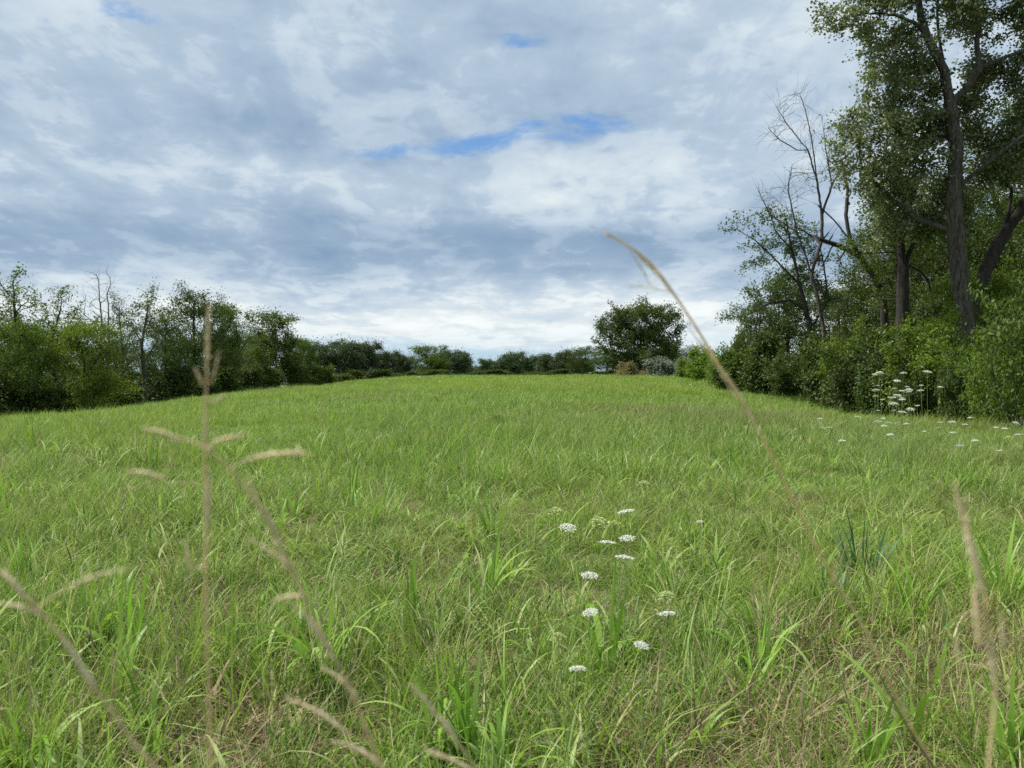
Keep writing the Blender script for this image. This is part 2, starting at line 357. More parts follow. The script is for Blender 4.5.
fine_k = [proto([blades(26, .07, .09, .0045, .6, 1.0, 3, g, dryp=.2, outward=.3), blades(8, .08, .12, .006, .8, 1.0, 3, g, dryp=.1, outward=.5)], M['grass']) for i in range(2)]

# value noise for patchiness
_pn = np.random.default_rng(3).uniform(0, 1, (256, 256))
def vnoise(x, y, s, o=0):
    x = np.asarray(x) / s + 57.3 + o; y = np.asarray(y) / s + 91.7 + o * 1.7
    xi = np.floor(x).astype(int); yi = np.floor(y).astype(int); fx = x - xi; fy = y - yi
    fx = fx * fx * (3 - 2 * fx); fy = fy * fy * (3 - 2 * fy)
    a = _pn[xi % 256, yi % 256]; b_ = _pn[(xi + 1) % 256, yi % 256]; c_ = _pn[xi % 256, (yi + 1) % 256]; d = _pn[(xi + 1) % 256, (yi + 1) % 256]
    return (a * (1 - fx) + b_ * fx) * (1 - fy) + (c_ * (1 - fx) + d * fx) * fy
def fbm(x, y, s, o=0): return (vnoise(x, y, s, o) + .5 * vnoise(x, y, s / 2, o + 5) + .25 * vnoise(x, y, s / 4, o + 9)) / 1.75
def left_lim(y): return np.interp(y, [0, 44, 50, 60, 74, 92, 125, 150], [xpix(-60, 44) - 8, xpix(-60, 44) - 3, xpix(0, 50), xpix(100, 60), xpix(200, 74), xpix(280, 92), xpix(350, 125), xpix(430, 150)]) - 2
def right_lim(y): return np.interp(y, [0, 18.5, 24, 30, 36, 44, 54, 78, 110], [24, 18, 16.4, 16.3, 16.8, 17.0, 17.0, 19.5, 24]) + 2
PT = {k: [] for k in ('p', 'k', 'r', 's', 't', 'b')}
def scatter(y0, y1, dens, kinds, s0, s1, probs=None, zs=1.0, keep=None):
    A = (y1 - y0) * (1.45 * y1 + 8); n = int(A * dens)
    y = g.uniform(y0, y1, n); x = g.uniform(-.5, .5, n) * (1.45 * y1 + 8)
    mk = (np.abs(x) < .715 * y + 3.6) & (x > left_lim(y)) & (x < right_lim(y))
    if keep is not None: mk &= keep(x, y)
    x, y = x[mk], y[mk]; n = len(x)
    z = ground(x, y)
    patch = fbm(x, y, 2.2); big = fbm(x, y, 12, 3)
    k = g.choice(kinds, n, p=probs)
    s = g.uniform(s0, s1, n); hz = s * zs * (.35 + 1.25 * patch)
    edge = np.minimum(x - left_lim(y), right_lim(y) - x); hz = hz * (1 + .8 * np.exp(-np.clip(edge - 1.5, 0, 9) / 1.1) * (.4 + patch))
    rz = g.uniform(0, 6.283, n)
    PT['p'].append(np.stack([x, y, z], 1)); PT['k'].append(k.astype(float)); PT['r'].append(np.stack([g.normal(0, .1, n), g.normal(0, .1, n), rz], 1))
    PT['s'].append(np.stack([s, s, hz], 1))
    tint = np.clip(g.normal(.28, .40, n) + .04 * (y > 9) + (big - .5) * 2.4 + (patch - .5) * .8, 0, 1)
    brn = np.clip((fbm(x, y, 5, 20) - .51) * 4.5, 0, 1) * np.clip(g.normal(.28, .3, n), 0, 1)
    # a browner drift in the middle of the field and towards the right
    brn += .40 * np.exp(-(((x - 5) / 6) ** 2 + ((y - 22) / 6) ** 2)) + .25 * np.exp(-(((x - 9) / 5) ** 2 + ((y - 12) / 5) ** 2))
    PT['t'].append(tint); PT['b'].append(np.clip(brn, 0, .9))
def litter(x, y): return np.exp(-(((x - 1.0) / .9) ** 2 + ((y - 2.45) / .55) ** 2)) + .8 * np.exp(-(((x + .9) / .6) ** 2 + ((y - 2.3) / .35) ** 2)) + .7 * np.exp(-(((x - 2.0) / .8) ** 2 + ((y - 3.4) / .5) ** 2))
scatter(1.0, 4.5, 85, near_k, .7, 1.15, keep=lambda x, y: (g.uniform(0, 1, len(x)) > .75 * litter(x, y)) & (g.uniform(0, 1, len(x)) < -.65 + 2.9 * fbm(x, y, .6, 31)))
scatter(4.5, 9, 52, near_k, .8, 1.25, keep=lambda x, y: g.uniform(0, 1, len(x)) < -.45 + 2.5 * fbm(x, y, .8, 31))
scatter(1.0, 9, 18, straw_k, .6, 1.2, keep=lambda x, y: fbm(x, y, 1.1, 60) > .47)
scatter(1.0, 5, 60, fine_k, .8, 1.3)
scatter(1.4, 9, 5.0, broad_k, .7, 1.35, keep=lambda x, y: fbm(x, y, 1.3, 71) > .47)
scatter(1.4, 8, 1.6, weed_k, .7, 1.2, keep=lambda x, y: fbm(x, y, 1.6, 88) > .5)
scatter(9, 30, 1.1, broad_k, .9, 1.6, keep=lambda x, y: fbm(x, y, 2.5, 71) > .52)
def litter(x, y): return np.exp(-(((x - 1.0) / .9) ** 2 + ((y - 2.45) / .55) ** 2)) + .8 * np.exp(-(((x + .9) / .6) ** 2 + ((y - 2.3) / .35) ** 2)) + .7 * np.exp(-(((x - 2.0) / .8) ** 2 + ((y - 3.4) / .5) ** 2))
scatter(1.0, 5, 60, straw_k, .7, 1.3, zs=.8, keep=lambda x, y: g.uniform(0, 1, len(x)) < litter(x, y))
scatter(9, 24, 11, mid_k, .7, 1.2, keep=lambda x, y: g.uniform(0, 1, len(x)) < .1 + 1.7 * fbm(x, y, 1.1, 31))
scatter(9, 24, 6.0, near_k, 1.1, 1.9, keep=lambda x, y: fbm(x, y, 1.6, 44) > .52)
scatter(24, 60, 3.6, mid_k, 1.1, 1.7, zs=.75)
scatter(24, 60, 1.2, far_k, .8, 1.2)
scatter(55, 160, 1.5, far_k, 1.0, 1.7, zs=.8)
for k in PT: PT[k] = np.concatenate(PT[k])
print('grass instances', len(PT['k']))
gm_ = mesh_np('grass', PT['p'], [], [], {'gk': ('POINT', PT['k']), 'grot': ('POINT', PT['r']), 'gsc': ('POINT', PT['s']), 'tint': ('POINT', PT['t']), 'brown': ('POINT', PT['b'])})
go = obj('grass', gm_, kind='stuff', label='green meadow grass mixed with dry straw covering the field', category='grass')
ng = bpy.data.node_groups.new('grass_scatter', 'GeometryNodeTree')
ng.interface.new_socket('Geometry', in_out='INPUT', socket_type='NodeSocketGeometry'); ng.interface.new_socket('Geometry', in_out='OUTPUT', socket_type='NodeSocketGeometry')
gi = ng.nodes.new('NodeGroupInput'); gout = ng.nodes.new('NodeGroupOutput'); jn = ng.nodes.new('GeometryNodeJoinGeometry')
def named(nm, ty):
    n = ng.nodes.new('GeometryNodeInputNamedAttribute'); n.data_type = ty; n.inputs[0].default_value = nm
    return [o for o in n.outputs if o.enabled][0]
aK, aR, aS = named('gk', 'FLOAT'), named('grot', 'FLOAT_VECTOR'), named('gsc', 'FLOAT_VECTOR')
for i, o in enumerate(PROTO):
    oi = ng.nodes.new('GeometryNodeObjectInfo'); oi.inputs['Object'].default_value = o; oi.inputs['As Instance'].default_value = True
    cm = ng.nodes.new('FunctionNodeCompare'); cm.data_type = 'FLOAT'; cm.operation = 'EQUAL'; ng.links.new(aK, cm.inputs[0]); cm.inputs[1].default_value = i; cm.inputs['Epsilon'].default_value = .1
    ip = ng.nodes.new('GeometryNodeInstanceOnPoints'); ng.links.new(gi.outputs[0], ip.inputs['Points']); ng.links.new(cm.outputs[0], ip.inputs['Selection'])
    ng.links.new(oi.outputs['Geometry'], ip.inputs['Instance'])
    e2r = ng.nodes.new('FunctionNodeEulerToRotation'); ng.links.new(aR, e2r.inputs[0]); ng.links.new(e2r.outputs[0], ip.inputs['Rotation']); ng.links.new(aS, ip.inputs['Scale'])
    ng.links.new(ip.outputs[0], jn.inputs[0])
ng.links.new(jn.outputs[0], gout.inputs[0])
md = go.modifiers.new('scatter', 'NODES'); md.node_group = ng

# ------------------------------------------------------------------ trees: space colonisation skeleton
def norm(a): return a / np.maximum(np.linalg.norm(a, axis=-1, keepdims=True), 1e-9)
def grow(trunks, attr, D, infl, kill, iters=120, tropism=0.08, jit=0.12, g=None):
    P_, par = [], []
    for tr in trunks:      # (parent_index or -1, [points])
        pi, pts = tr; prev = pi; last = np.array(P_[pi]) if pi >= 0 else None
        for k, p_ in enumerate(pts):
            p_ = np.array(p_, float)
            if last is not None:
                dist = np.linalg.norm(p_ - last); m_ = max(1, int(round(dist / D)))
                for q in range(1, m_ + 1):
                    P_.append(last + (p_ - last) * q / m_ + (g.normal(0, .04, 3) * D if q < m_ else 0)); par.append(prev); prev = len(P_) - 1
            else:
                P_.append(p_); par.append(prev); prev = len(P_) - 1
            last = p_
    P_ = list(map(np.asarray, P_)); attr = np.array(attr)
    arr = np.array(P_)
    d = np.linalg.norm(attr[:, None] - arr[None], axis=2); near = d.argmin(1); nd = d.min(1)
    alive = nd > kill
    for it in range(iters):
        act = np.where(alive & (nd < infl))[0]
        if len(act) == 0:
            if not alive.any(): break
            act = np.where(alive)[0]; act = act[np.argsort(nd[act])[:max(2, len(act) // 20)]]
        ids = near[act]; u, inv = np.unique(ids, return_inverse=True)
        arr = np.array(P_)
        dirs = norm(attr[act] - arr[ids]); S = np.zeros((len(u), 3)); np.add.at(S, inv, dirs)
        S = norm(S); S[:, 2] += tropism; S += g.normal(0, jit, S.shape); S = norm(S)
        newp = arr[u] + S * D
        st = len(P_)
        for j in range(len(u)): P_.append(newp[j]); par.append(int(u[j]))
        al = np.where(alive)[0]
        dd = np.linalg.norm(attr[al][:, None] - newp[None], axis=2); mi = dd.argmin(1); mv = dd.min(1)
        better = mv < nd[al]; nd[al[better]] = mv[better]; near[al[better]] = st + mi[better]
        alive &= nd > kill
        if len(P_) > 9000: break
    return np.array(P_), np.array(par)
def radii(P_, par, tip, expo=2.3, rmax=None):
    n = len(P_); acc = np.zeros(n); has = np.zeros(n, bool)
    for i in range(n - 1, 0, -1):
        if not has[i]: acc[i] = tip ** expo
        if par[i] >= 0: acc[par[i]] += acc[i]; has[par[i]] = True
    if not has[0] and acc[0] == 0: acc[0] = tip ** expo
    r = acc ** (1 / expo)
    if rmax: 
        k = rmax / r.max(); r = np.maximum(tip, r * k) if k < 1 else r * (1 + (k - 1) * (r / r.max()) ** .5)
    return r
def tubes(P_, par, r, mind=0.0):
    n = len(P_); kids = [[] for _ in range(n)]
    for i in range(n):
        if par[i] >= 0: kids[par[i]].append(i)
    chains = []; stack = [(i, None) for i in range(n) if par[i] < 0]
    while stack:
        s, frm = stack.pop(); ch = [frm] if frm is not None else []; cur = s
        while True:
            ch.append(cur)
            if not kids[cur]: break
            ks = sorted(kids[cur], key=lambda q: -r[q])
            for q in ks[1:]: stack.append((q, cur))
            cur = ks[0]
        if len(ch) > 1: chains.append((ch, frm is not None))
    V, Q = [], []; o = 0
    for ch, br in chains:
        pts = P_[ch]; rr = r[ch].copy()
        if br: rr[0] = min(rr[0], rr[1] * 1.15)
        rr[-1] *= .4
        if rr.max() < mind: continue
        m_ = 8 if rr.max() > .12 else (5 if rr.max() > .03 else 3)
        tg = norm(np.gradient(pts, axis=0)); up = np.array([.31, .91, .27])
        a = norm(np.cross(tg, up)); b_ = np.cross(tg, a)
        th = np.arange(m_) * 2 * np.pi / m_
        ring = pts[:, None] + rr[:, None, None] * (a[:, None] * np.cos(th)[None, :, None] + b_[:, None] * np.sin(th)[None, :, None])
        k = len(ch); V.append(ring.reshape(-1, 3))
        i0 = (np.arange(k - 1)[:, None] * m_ + np.arange(m_)[None]); i1 = (np.arange(k - 1)[:, None] * m_ + (np.arange(m_)[None] + 1) % m_)
        Q.append(np.stack([i0, i1, i1 + m_, i0 + m_], -1).reshape(-1, 4) + o); o += k * m_
    return np.concatenate(V), np.concatenate(Q)
def leaves(C, n_each, spread, size, g, aspect=1.5, up=0.5, droop=0.0, flat=.75, lobes=None):
    n = len(C) * n_each
    cn = norm(g.normal(0, .75, (len(C), 3)) + np.array([0, 0, .6 + up])); cnr = np.repeat(cn, n_each, 0)
    c = np.repeat(C, n_each, 0); off = g.normal(0, 1, (n, 3)) * spread * np.repeat(g.uniform(.6, 1.25, len(C)), n_each)[:, None]
    off -= cnr * (off * cnr).sum(1, keepdims=True) * (1 - flat * .45); c = c + off
    nrm = norm(g.normal(0, .55, (n, 3)) + cnr); ax = norm(np.cross(nrm, norm(g.normal(0, 1, (n, 3)))) + np.array([0, 0, -droop])); sd = norm(np.cross(nrm, ax))
    L = (size * g.uniform(.6, 1.3, n))[:, None]; W = L / aspect
    fold = nrm * L * .12
    V = np.stack([c - ax * L * .5, c + sd * W * .5 - ax * L * .1 + fold, c + ax * L * .5, c - sd * W * .5 - ax * L * .1 + fold], 1).reshape(-1, 3)
    Fq = np.arange(n * 4).reshape(n, 4)
    clump = np.repeat(g.uniform(0, 1, len(C)), n_each)
    lv = np.clip(.6 * clump + .4 * g.uniform(0, 1, n), 0, 1)
    return V, Fq, lv
def blob_points(blobs, n, g, sub=11, shell=.5):
    """points in ellipsoids, gathered in sub-clumps so the outline is uneven"""
    vol = np.array([b_[3] * b_[4] * b_[5] for b_ in blobs]) ** .8; cnt = np.maximum(3, (vol / vol.sum() * n)).astype(int); out_ = []
    for b_, c_ in zip(blobs, cnt):
        ns = max(3, c_ // sub); d = norm(g.normal(0, 1, (ns, 3))); rad = g.uniform(0, 1, ns) ** (1 / (3 + shell * 3)); 
        cen = d * rad[:, None]
        k = g.integers(0, ns, c_); p_ = cen[k] + g.normal(0, .15, (c_, 3))
        out_.append(p_ * np.array(b_[3:6]) + np.array(b_[:3]))
    return np.concatenate(out_)
def twigs(P_, par, r, g, thr, prob, length, nseg=3, rep=1):
    NP, NR = [P_], [par]; cnt = len(P_); ok = np.where((r < thr) & (par >= 0))[0]; new_idx = []
    for _ in range(rep):
        s = ok[g.uniform(0, 1, len(ok)) < prob]
        if not len(s): continue
        d = norm(P_[s] - P_[par[s]]); d = norm(d + g.normal(0, .55, d.shape) + np.array([0, 0, .12])); cur = P_[s]; pi = s.copy(); L = (length * g.uniform(.4, 1.2, len(s)) / nseg)[:, None]
        for k in range(nseg):
            d = norm(d + g.normal(0, .16, d.shape)); cur = cur + d * L; NP.append(cur); NR.append(pi); pi = np.arange(cnt, cnt + len(s)); cnt += len(s)
    return np.concatenate(NP), np.concatenate(NR)
def build_tree(name, label, cat, loc, trunks, blobs, natt, D, leafmat, barkmat, lsize, nleaf, seed, rmax, tip=.008, infl=None, kill=None,
               leaf_r=.03, spread=.28, group=None, rz=0.0, aspect=1.5, leaf_frac=1.0, attr=None, tropism=.08, jit=.12, mind=0.0, scale=None, droop=0.0, up=.5, leaf_zone=None, tw_len=0, tw_prob=.5, tw_rep=1, tw_thr=None):
    g = np.random.default_rng(seed)
    at = blob_points(blobs, natt, g) if attr is None else attr
    P_, par = grow(trunks, at, D, infl or D * 9, kill or D * 1.6, g=g, tropism=tropism, jit=jit)
    r = radii(P_, par, tip, rmax=rmax)
    n0 = len(P_)
    if tw_len:
        P_, par = twigs(P_, par, r, g, tw_thr or leaf_r * 1.6, tw_prob, tw_len, rep=tw_rep)
        r = np.concatenate([r, np.full(len(P_) - n0, tip * .6)])
    V, Q = tubes(P_, par, r, mind)
    root = thing(name, label, cat, loc, rz, group, scale)
    obj('trunk', mesh_np('trunk', V, [Q], [M[barkmat]]), root)
    if nleaf > 0:
        haskid = np.zeros(len(P_), bool); haskid[par[par >= 0]] = True
        sel = (r < leaf_r); sel &= (g.uniform(0, 1, len(P_)) < leaf_frac)
        if leaf_zone is not None: sel &= leaf_zone(P_)
        C = P_[sel]
        LV, LF, lv = leaves(C, nleaf, spread, lsize, g, aspect, up, droop)
        obj('crown', mesh_np('crown', LV, [LF], [M[leafmat]], {'lv': ('FACE', lv)}, smooth=False), root)
        if PR: print("TREE", name, len(P_), 'nodes', len(LF), 'leaves')
    return root
def at(u, d): x = xpix(u, d); return (x, d, gz(x, d) - 0.03)
#TREES
g = np.random.default_rng(5)
def rand_blobs(H, W, g, k=7, lo=.28, full=1.0):
    bl = [(0, 0, H * .62, W * .36, W * .36, H * .30)]
    for i in range(k):
        a = i * 2.4 + g.uniform(0, 1); zz = H * g.uniform(lo + .08, .84); prof = math.sin(math.pi * min(1, max(.12, (zz / H - lo + .15) / (1.1 - lo)))) 
        rr = W * .5 * g.uniform(.45, .8) * prof
        s = W * g.uniform(.14, .23) * full
        bl.append((rr * math.cos(a), rr * math.sin(a), zz, s, s, s * .85))
    for i in range(3): bl.append((g.normal(0, W * .13), g.normal(0, W * .13), H * g.uniform(.80, .90), W * .19, W * .19, H * .10))
    return bl
def generic(kind, H, W, leafmat, seed, lsize, nleaf, natt, loc, label, group=None, rz=0, lo=.28, bark='bark_dark', D=None, spread=.3, cat='tree', name='tree', rmax=None, sc=None, leaf_frac=1.0, k=7, tw=.6):
    g = np.random.default_rng(seed)
    H_ = H; fork = H * lo * .9
    q1 = (g.normal(0, W * .03), g.normal(0, W * .03), fork); DD = D or H / 26
    tr = [(-1, [(0, 0, -.3), (q1[0] * .4, q1[1] * .4, fork * .5), q1, (q1[0] + g.normal(0, W * .04), q1[1] + g.normal(0, W * .04), H * .55), (q1[0] + g.normal(0, W * .07), q1[1] + g.normal(0, W * .07), H * .80)])]
    n0 = int(fork / DD)
    for j in range(5):
        a = j * 2.4 + seed; i = n0 + int(j * (H * .4 / DD) / 5); zz = fork + j * H * .4 / 5; rr = W * .30 * (1 - j * .1)
        tr.append((i, [(rr * .5 * math.cos(a), rr * .5 * math.sin(a), zz + H * .06), (rr * math.cos(a), rr * math.sin(a), zz + H * .14)]))
    return build_tree(name, label, cat, loc, tr, rand_blobs(H, W, g, lo=lo, k=k), int(natt * 1.5), D or H / 26, leafmat, bark, lsize, nleaf, seed, rmax or H * .017, leaf_r=H * .0062,
                      spread=spread, group=group, rz=rz, tip=.007, mind=.004, scale=sc, leaf_frac=leaf_frac, tw_len=H * .06, tw_prob=tw)
def shrub(H, W, leafmat, seed, lsize, nleaf, natt, loc, label, group=None, rz=0, spread=.22, cat='shrub', name='shrub', aspect=1.8, droop=0.0, scale=None, k=7, up=.5):
    g = np.random.default_rng(seed)
    bl = [(0, 0, H * .42, W * .38, W * .38, H * .36)]
    for i in range(k):
        a = i * 2.4 + g.uniform(0, 1); rr = W * .38 * g.uniform(.5, 1); s = W * g.uniform(.12, .2)
        bl.append((rr * math.cos(a), rr * math.sin(a), H * g.uniform(.12, .75), s, s, s))
    for i in range(4): bl.append((g.normal(0, W * .2), g.normal(0, W * .2), H * g.uniform(.8, .95), W * .07, W * .07, H * .1))
    tr = [(-1, [(g.normal(0, .12), g.normal(0, .12), -.15), (g.normal(0, .3), g.normal(0, .3), H * .16)]) for q in range(4)]
    return build_tree(name, label, cat, loc, tr, bl, int(natt * 1.6), H / 20, leafmat, 'bark_dark', lsize * 1.5, max(6, int(nleaf * .62)), seed, .035, tip=.005, leaf_r=.02, spread=spread,
                      group=group, rz=rz, aspect=aspect, mind=.004, droop=droop, scale=scale, up=up, tw_len=H * .10, tw_prob=.7)
LH = 'trees of the left hand hedgerow'; FH = 'trees of the far skyline'; RH = 'trees of the right hand wood'
# ---- prototypes on the left (each also stands in the row)
def H_at(u, d, vtop): 
    x = xpix(u, d); return (CAM_Z + (384 - vtop) / F * d - gz(x, d)) * 1.05
T = {}
def first(key, u, d, vt, wpx, fn, **kw):
    H = H_at(u, d, vt); W = wpx / F * d
    T[key] = (fn(H=H, W=W, loc=at(u, d), **kw), H, W); return T[key][0]
def again(key, u, d, vt, wpx, label, group=None, rz=None, cat=None):
    src, H0, W0 = T[key]; H = H_at(u, d, vt); W = wpx / F * d
    if group == 'shrubs along the foot of the right hand wood': H *= random.uniform(.82, 1.12); W *= random.uniform(.75, 1.0)
    s = src.scale; a = random.uniform(0, 6.28) if rz is None else rz
    return copy_thing(src, label, at(u, d), a, (W / W0, W / W0, H / H0), group, cat)
first('airy', 14, 50, 264, 78, generic, kind=0, leafmat='leaf_mid', seed=21, lsize=.14, nleaf=16, natt=520, label='tall airy tree with loose see-through top at the left edge', group=LH, lo=.25, spread=.24, leaf_frac=.85)
first('bright', 88, 47, 316, 88, generic, kind=0, leafmat='leaf_bright', seed=122, lsize=.13, nleaf=17, natt=420, k=6, label='bright green low spreading tree at the front of the left hedgerow', group=LH, lo=.16, spread=.30)
first('dense', 195, 72, 287, 78, generic, kind=0, leafmat='leaf_dark', seed=23, lsize=.17, nleaf=20, natt=620, label='tallest dark green tree of the left hedgerow, spiky topped', group=LH, lo=.14, spread=.36, k=9)
first('round', 275, 92, 312, 72, generic, kind=0, leafmat='leaf_mid', seed=24, lsize=.20, nleaf=20, natt=600, label='round topped green tree ending the tall part of the left hedgerow', group=LH, lo=.12, spread=.42, k=9)
first('thin', 145, 60, 291, 56, generic, kind=0, leafmat='leaf_thin', seed=25, lsize=.14, nleaf=14, natt=480, label='thin grey green tree showing its slender trunk in the left hedgerow', group=LH, lo=.22, spread=.25, leaf_frac=.75, bark='bark')
again('airy', 60, 53, 284, 66, 'second airy tree, right of the one at the left edge', LH)
again('round', 18, 46, 322, 80, 'low bushy tree under the airy tree at the left edge', LH)
again('dense', 30, 58, 318, 80, 'dark leafy tree filling in behind the two airy trees', LH)
again('dense', -28, 52, 300, 90, 'tall dark tree cut by the left border of the picture', LH)
again('thin', 121, 63, 300, 44, 'short thin tree beside the bare dead tree on the left', LH)
again('dense', 108, 66, 338, 70, 'dark tree behind the bright green spreading tree', LH)
again('round', 222, 78, 303, 52, 'medium green tree just right of the tallest dark tree', LH)
again('thin', 238, 86, 316, 44, 'thin topped tree in the dip left of the round topped tree', LH)
again('dense', 165, 66, 310, 52, 'dark tree between the slender trunk tree and the tallest tree', LH)
again('dense', 250, 97, 330, 60, 'dark tree tucked behind the left flank of the round topped tree', LH)
again('round', 300, 104, 338, 40, 'small tree on the right shoulder of the round topped tree', LH)
for u, d, vt, wp, lb in ((50, 68, 335, 90, 'dim tree seen behind the gap left of the bright green tree'), (80, 76, 345, 80, 'dim tree far behind the bright green tree'), (135, 82, 345, 60, 'dim tree behind the slender trunk tree'),
                     (175, 86, 335, 60, 'dim tree behind the left side of the tallest tree'), (215, 96, 335, 50, 'dim tree behind the right side of the tallest tree'), (245, 108, 345, 44, 'dim tree behind the round topped tree')):
    again('dense', u, d, vt, wp, lb, LH)
# bare dead tree (left)
def dead_tree(label, loc, H, W, seed, group, lean=(0, 0), name='dead_tree', natt=260, rmax=.10, tip=.010, leafmat='leaf_thin', nleaf=0, leaf_frac=.0, bark='bark_dead', stems=2):
    g = np.random.default_rng(seed)
    tr = []
    for q in range(stems):
        a = g.uniform(0, 6.28); tr.append((-1, [(g.normal(0, .1), g.normal(0, .1), -.2), (.25 * W * .3 * math.cos(a) + lean[0] * .3, .2 * math.sin(a), H * .3)]))
    n = natt; th = g.uniform(0, 6.28, n); zz = g.uniform(.35, 1, n); rr = W * .5 * np.sqrt(g.uniform(0, 1, n)) * np.sin(np.pi * np.clip(zz * .85 + .1, 0, 1)) ** .5
    A = np.stack([rr * np.cos(th) + lean[0] * zz, rr * np.sin(th) + lean[1] * zz, zz * H], 1)
    return build_tree(name, label, 'tree', loc, tr, None, 0, H / 40, leafmat, bark, .1, nleaf, seed, rmax, tip=tip, attr=A, infl=H * .3, kill=H / 26, group=group, tropism=.35, jit=.10, leaf_frac=leaf_frac, leaf_r=.03, spread=.16, tw_len=1.4, tw_prob=.5, tw_rep=2, tw_thr=.05)
dead_tree('bare grey dead tree with fine twigs behind the left hedgerow', at(106, 60), H_at(106, 60, 276), 46 / F * 60, 41, LH, lean=(-.4, 0), natt=170)
# left understorey shrubs
SH = 'shrubs along the foot of the left hedgerow'
first('lshrub', 22, 46, 388, 44, shrub, leafmat='leaf_dark', seed=31, lsize=.11, nleaf=34, natt=300, label='dark rounded shrub at the far left foot of the hedgerow', group=SH, spread=.24)
first('lshrub2', 122, 56, 375, 34, shrub, leafmat='leaf_dark', seed=32, lsize=.12, nleaf=34, natt=300, label='dark round shrub below the bare dead tree', group=SH, spread=.26)
for u, d, vt, wp, lb in ((-12, 44, 385, 50, 'dark shrub cut by the left border'), (46, 46, 392, 34, 'low dark shrub beside the trunk of the airy tree'), (66, 49, 390, 34, 'shrub under the bright green spreading tree'),
                     (92, 53, 386, 34, 'shadowed shrub under the right end of the bright tree'), (150, 62, 376, 36, 'shrub at the foot of the slender trunk tree'), (175, 66, 368, 40, 'middling shrub left of the tallest tree'),
                     (200, 70, 370, 36, 'shrub at the foot of the tallest dark tree'), (224, 76, 366, 36, 'shrub in front of the medium green tree'), (247, 82, 366, 34, 'shrub left below the round topped tree'),
                     (270, 87, 368, 30, 'shrub right under the round topped tree'), (296, 95, 368, 28, 'shrub right below the round topped tree')):
    again('lshrub' if u % 2 else 'lshrub2', u, d, vt, wp, lb, SH)
first('lbush', 322, 104, 368, 28, shrub, leafmat='leaf_mid', seed=33, lsize=.16, nleaf=30, natt=260, label='pale green rounded bush before the dark skyline trees', group=SH, spread=.3)
# ---- skyline
first('far', 345, 130, 340, 44, generic, kind=0, leafmat='leaf_far', seed=126, lsize=.26, nleaf=16, natt=620, label='broad dark tree on the skyline just right of the pale bush', group=FH, lo=.10, spread=.5, k=9)
for key, u, d, vt, wp, lb in (('far', 318, 128, 347, 36, 'dark tree where the skyline trees meet the left hedgerow'), ('far', 366, 136, 347, 30, 'dark tree right of the broad dark skyline tree'), ('far', 384, 142, 356, 30, 'small dark skyline tree, lower than its left neighbour'),
                ('far', 402, 150, 360, 26, 'lowest dark tree in the dip left of the light green skyline tree'), ('round', 427, 160, 350, 48, 'light green dome shaped tree on the skyline'), ('far', 458, 165, 355, 32, 'dark tree right of the light green dome tree'),
                ('far', 443, 172, 358, 26, 'dark tree squeezed behind the light green dome tree'), ('far', 490, 200, 364, 24, 'first small tree right of the gap in the skyline'), ('far', 510, 200, 357, 30, 'rounded small tree in the middle of the skyline'),
                ('far', 531, 205, 361, 26, 'small skyline tree between two rounder ones'), ('far', 549, 185, 359, 26, 'small tree where the skyline starts climbing to the right'), ('far', 566, 175, 355, 32, 'medium skyline tree left of the lone big tree'),
                ('dense', 586, 150, 350, 36, 'dark tree touching the left side of the lone big tree'), ('dense', 606, 138, 352, 36, 'dark low tree under the left side of the lone big tree'),
                ('far', 663, 140, 352, 40, 'dark tree behind the lower right of the lone big tree'), ('far', 628, 142, 358, 40, 'low dark tree behind the trunk of the lone big tree'), ('far', 476, 230, 371, 22, 'tiny far tree in the gap of the skyline')):
    again(key, u, d, vt - 5, wp * 1.12, lb, FH)
for i, u in enumerate(range(486, 600, 19)): again('far', u, 225, 365 - i * 1.5, 34, ['faint low tree in the second row of the skyline just right of the gap', 'faint low tree behind the small rounded skyline tree', 'faint low tree in the second row at the middle of the skyline', 'faint tree in the second row where the skyline starts to climb', 'faint tree in the second row before the skyline climbs to the lone tree', 'faint tree in the second row at the left side of the lone tree'][i], FH)
for i, u in enumerate(range(338, 620, 20)): again('lshrub2' if i % 2 else 'lshrub', u, 118 + (i * 37 % 14), 374 - (i % 3) * 2, 30, 'low dark scrub closing the foot of the skyline trees along the crest', 'scrub along the crest of the field')
# lone oak like tree
d0 = 108; Hx = H_at(640, d0, 299); s_ = d0 / F
g = np.random.default_rng(77)
bl = [(-25 * s_, 0, Hx * .60, 19 * s_, 3, 15 * s_), (-36 * s_, 1, Hx * .42, 10 * s_, 2.4, 9 * s_), (0, 0, Hx * .66, 26 * s_, 4, 17 * s_), (8 * s_, 0, Hx * .86, 16 * s_, 3, 8 * s_), (-12 * s_, 0, Hx * .83, 14 * s_, 3, 7 * s_),
      (27 * s_, 0, Hx * .64, 16 * s_, 3, 13 * s_), (36 * s_, 0, Hx * .42, 11 * s_, 2.4, 8 * s_), (18 * s_, -1, Hx * .36, 14 * s_, 3, 9 * s_), (-10 * s_, 1, Hx * .26, 20 * s_, 3, 7 * s_), (22 * s_, 0, Hx * .80, 10 * s_, 2, 7 * s_), (-24 * s_, 0, Hx * .22, 16 * s_, 3, 7 * s_), (4 * s_, -2, Hx * .28, 22 * s_, 3, 8 * s_), (-6 * s_, 0, Hx * .48, 26 * s_, 3, 13 * s_), (12 * s_, 0, Hx * .50, 22 * s_, 3, 12 * s_), (32 * s_, 0, Hx * .22, 12 * s_, 3, 7 * s_)]
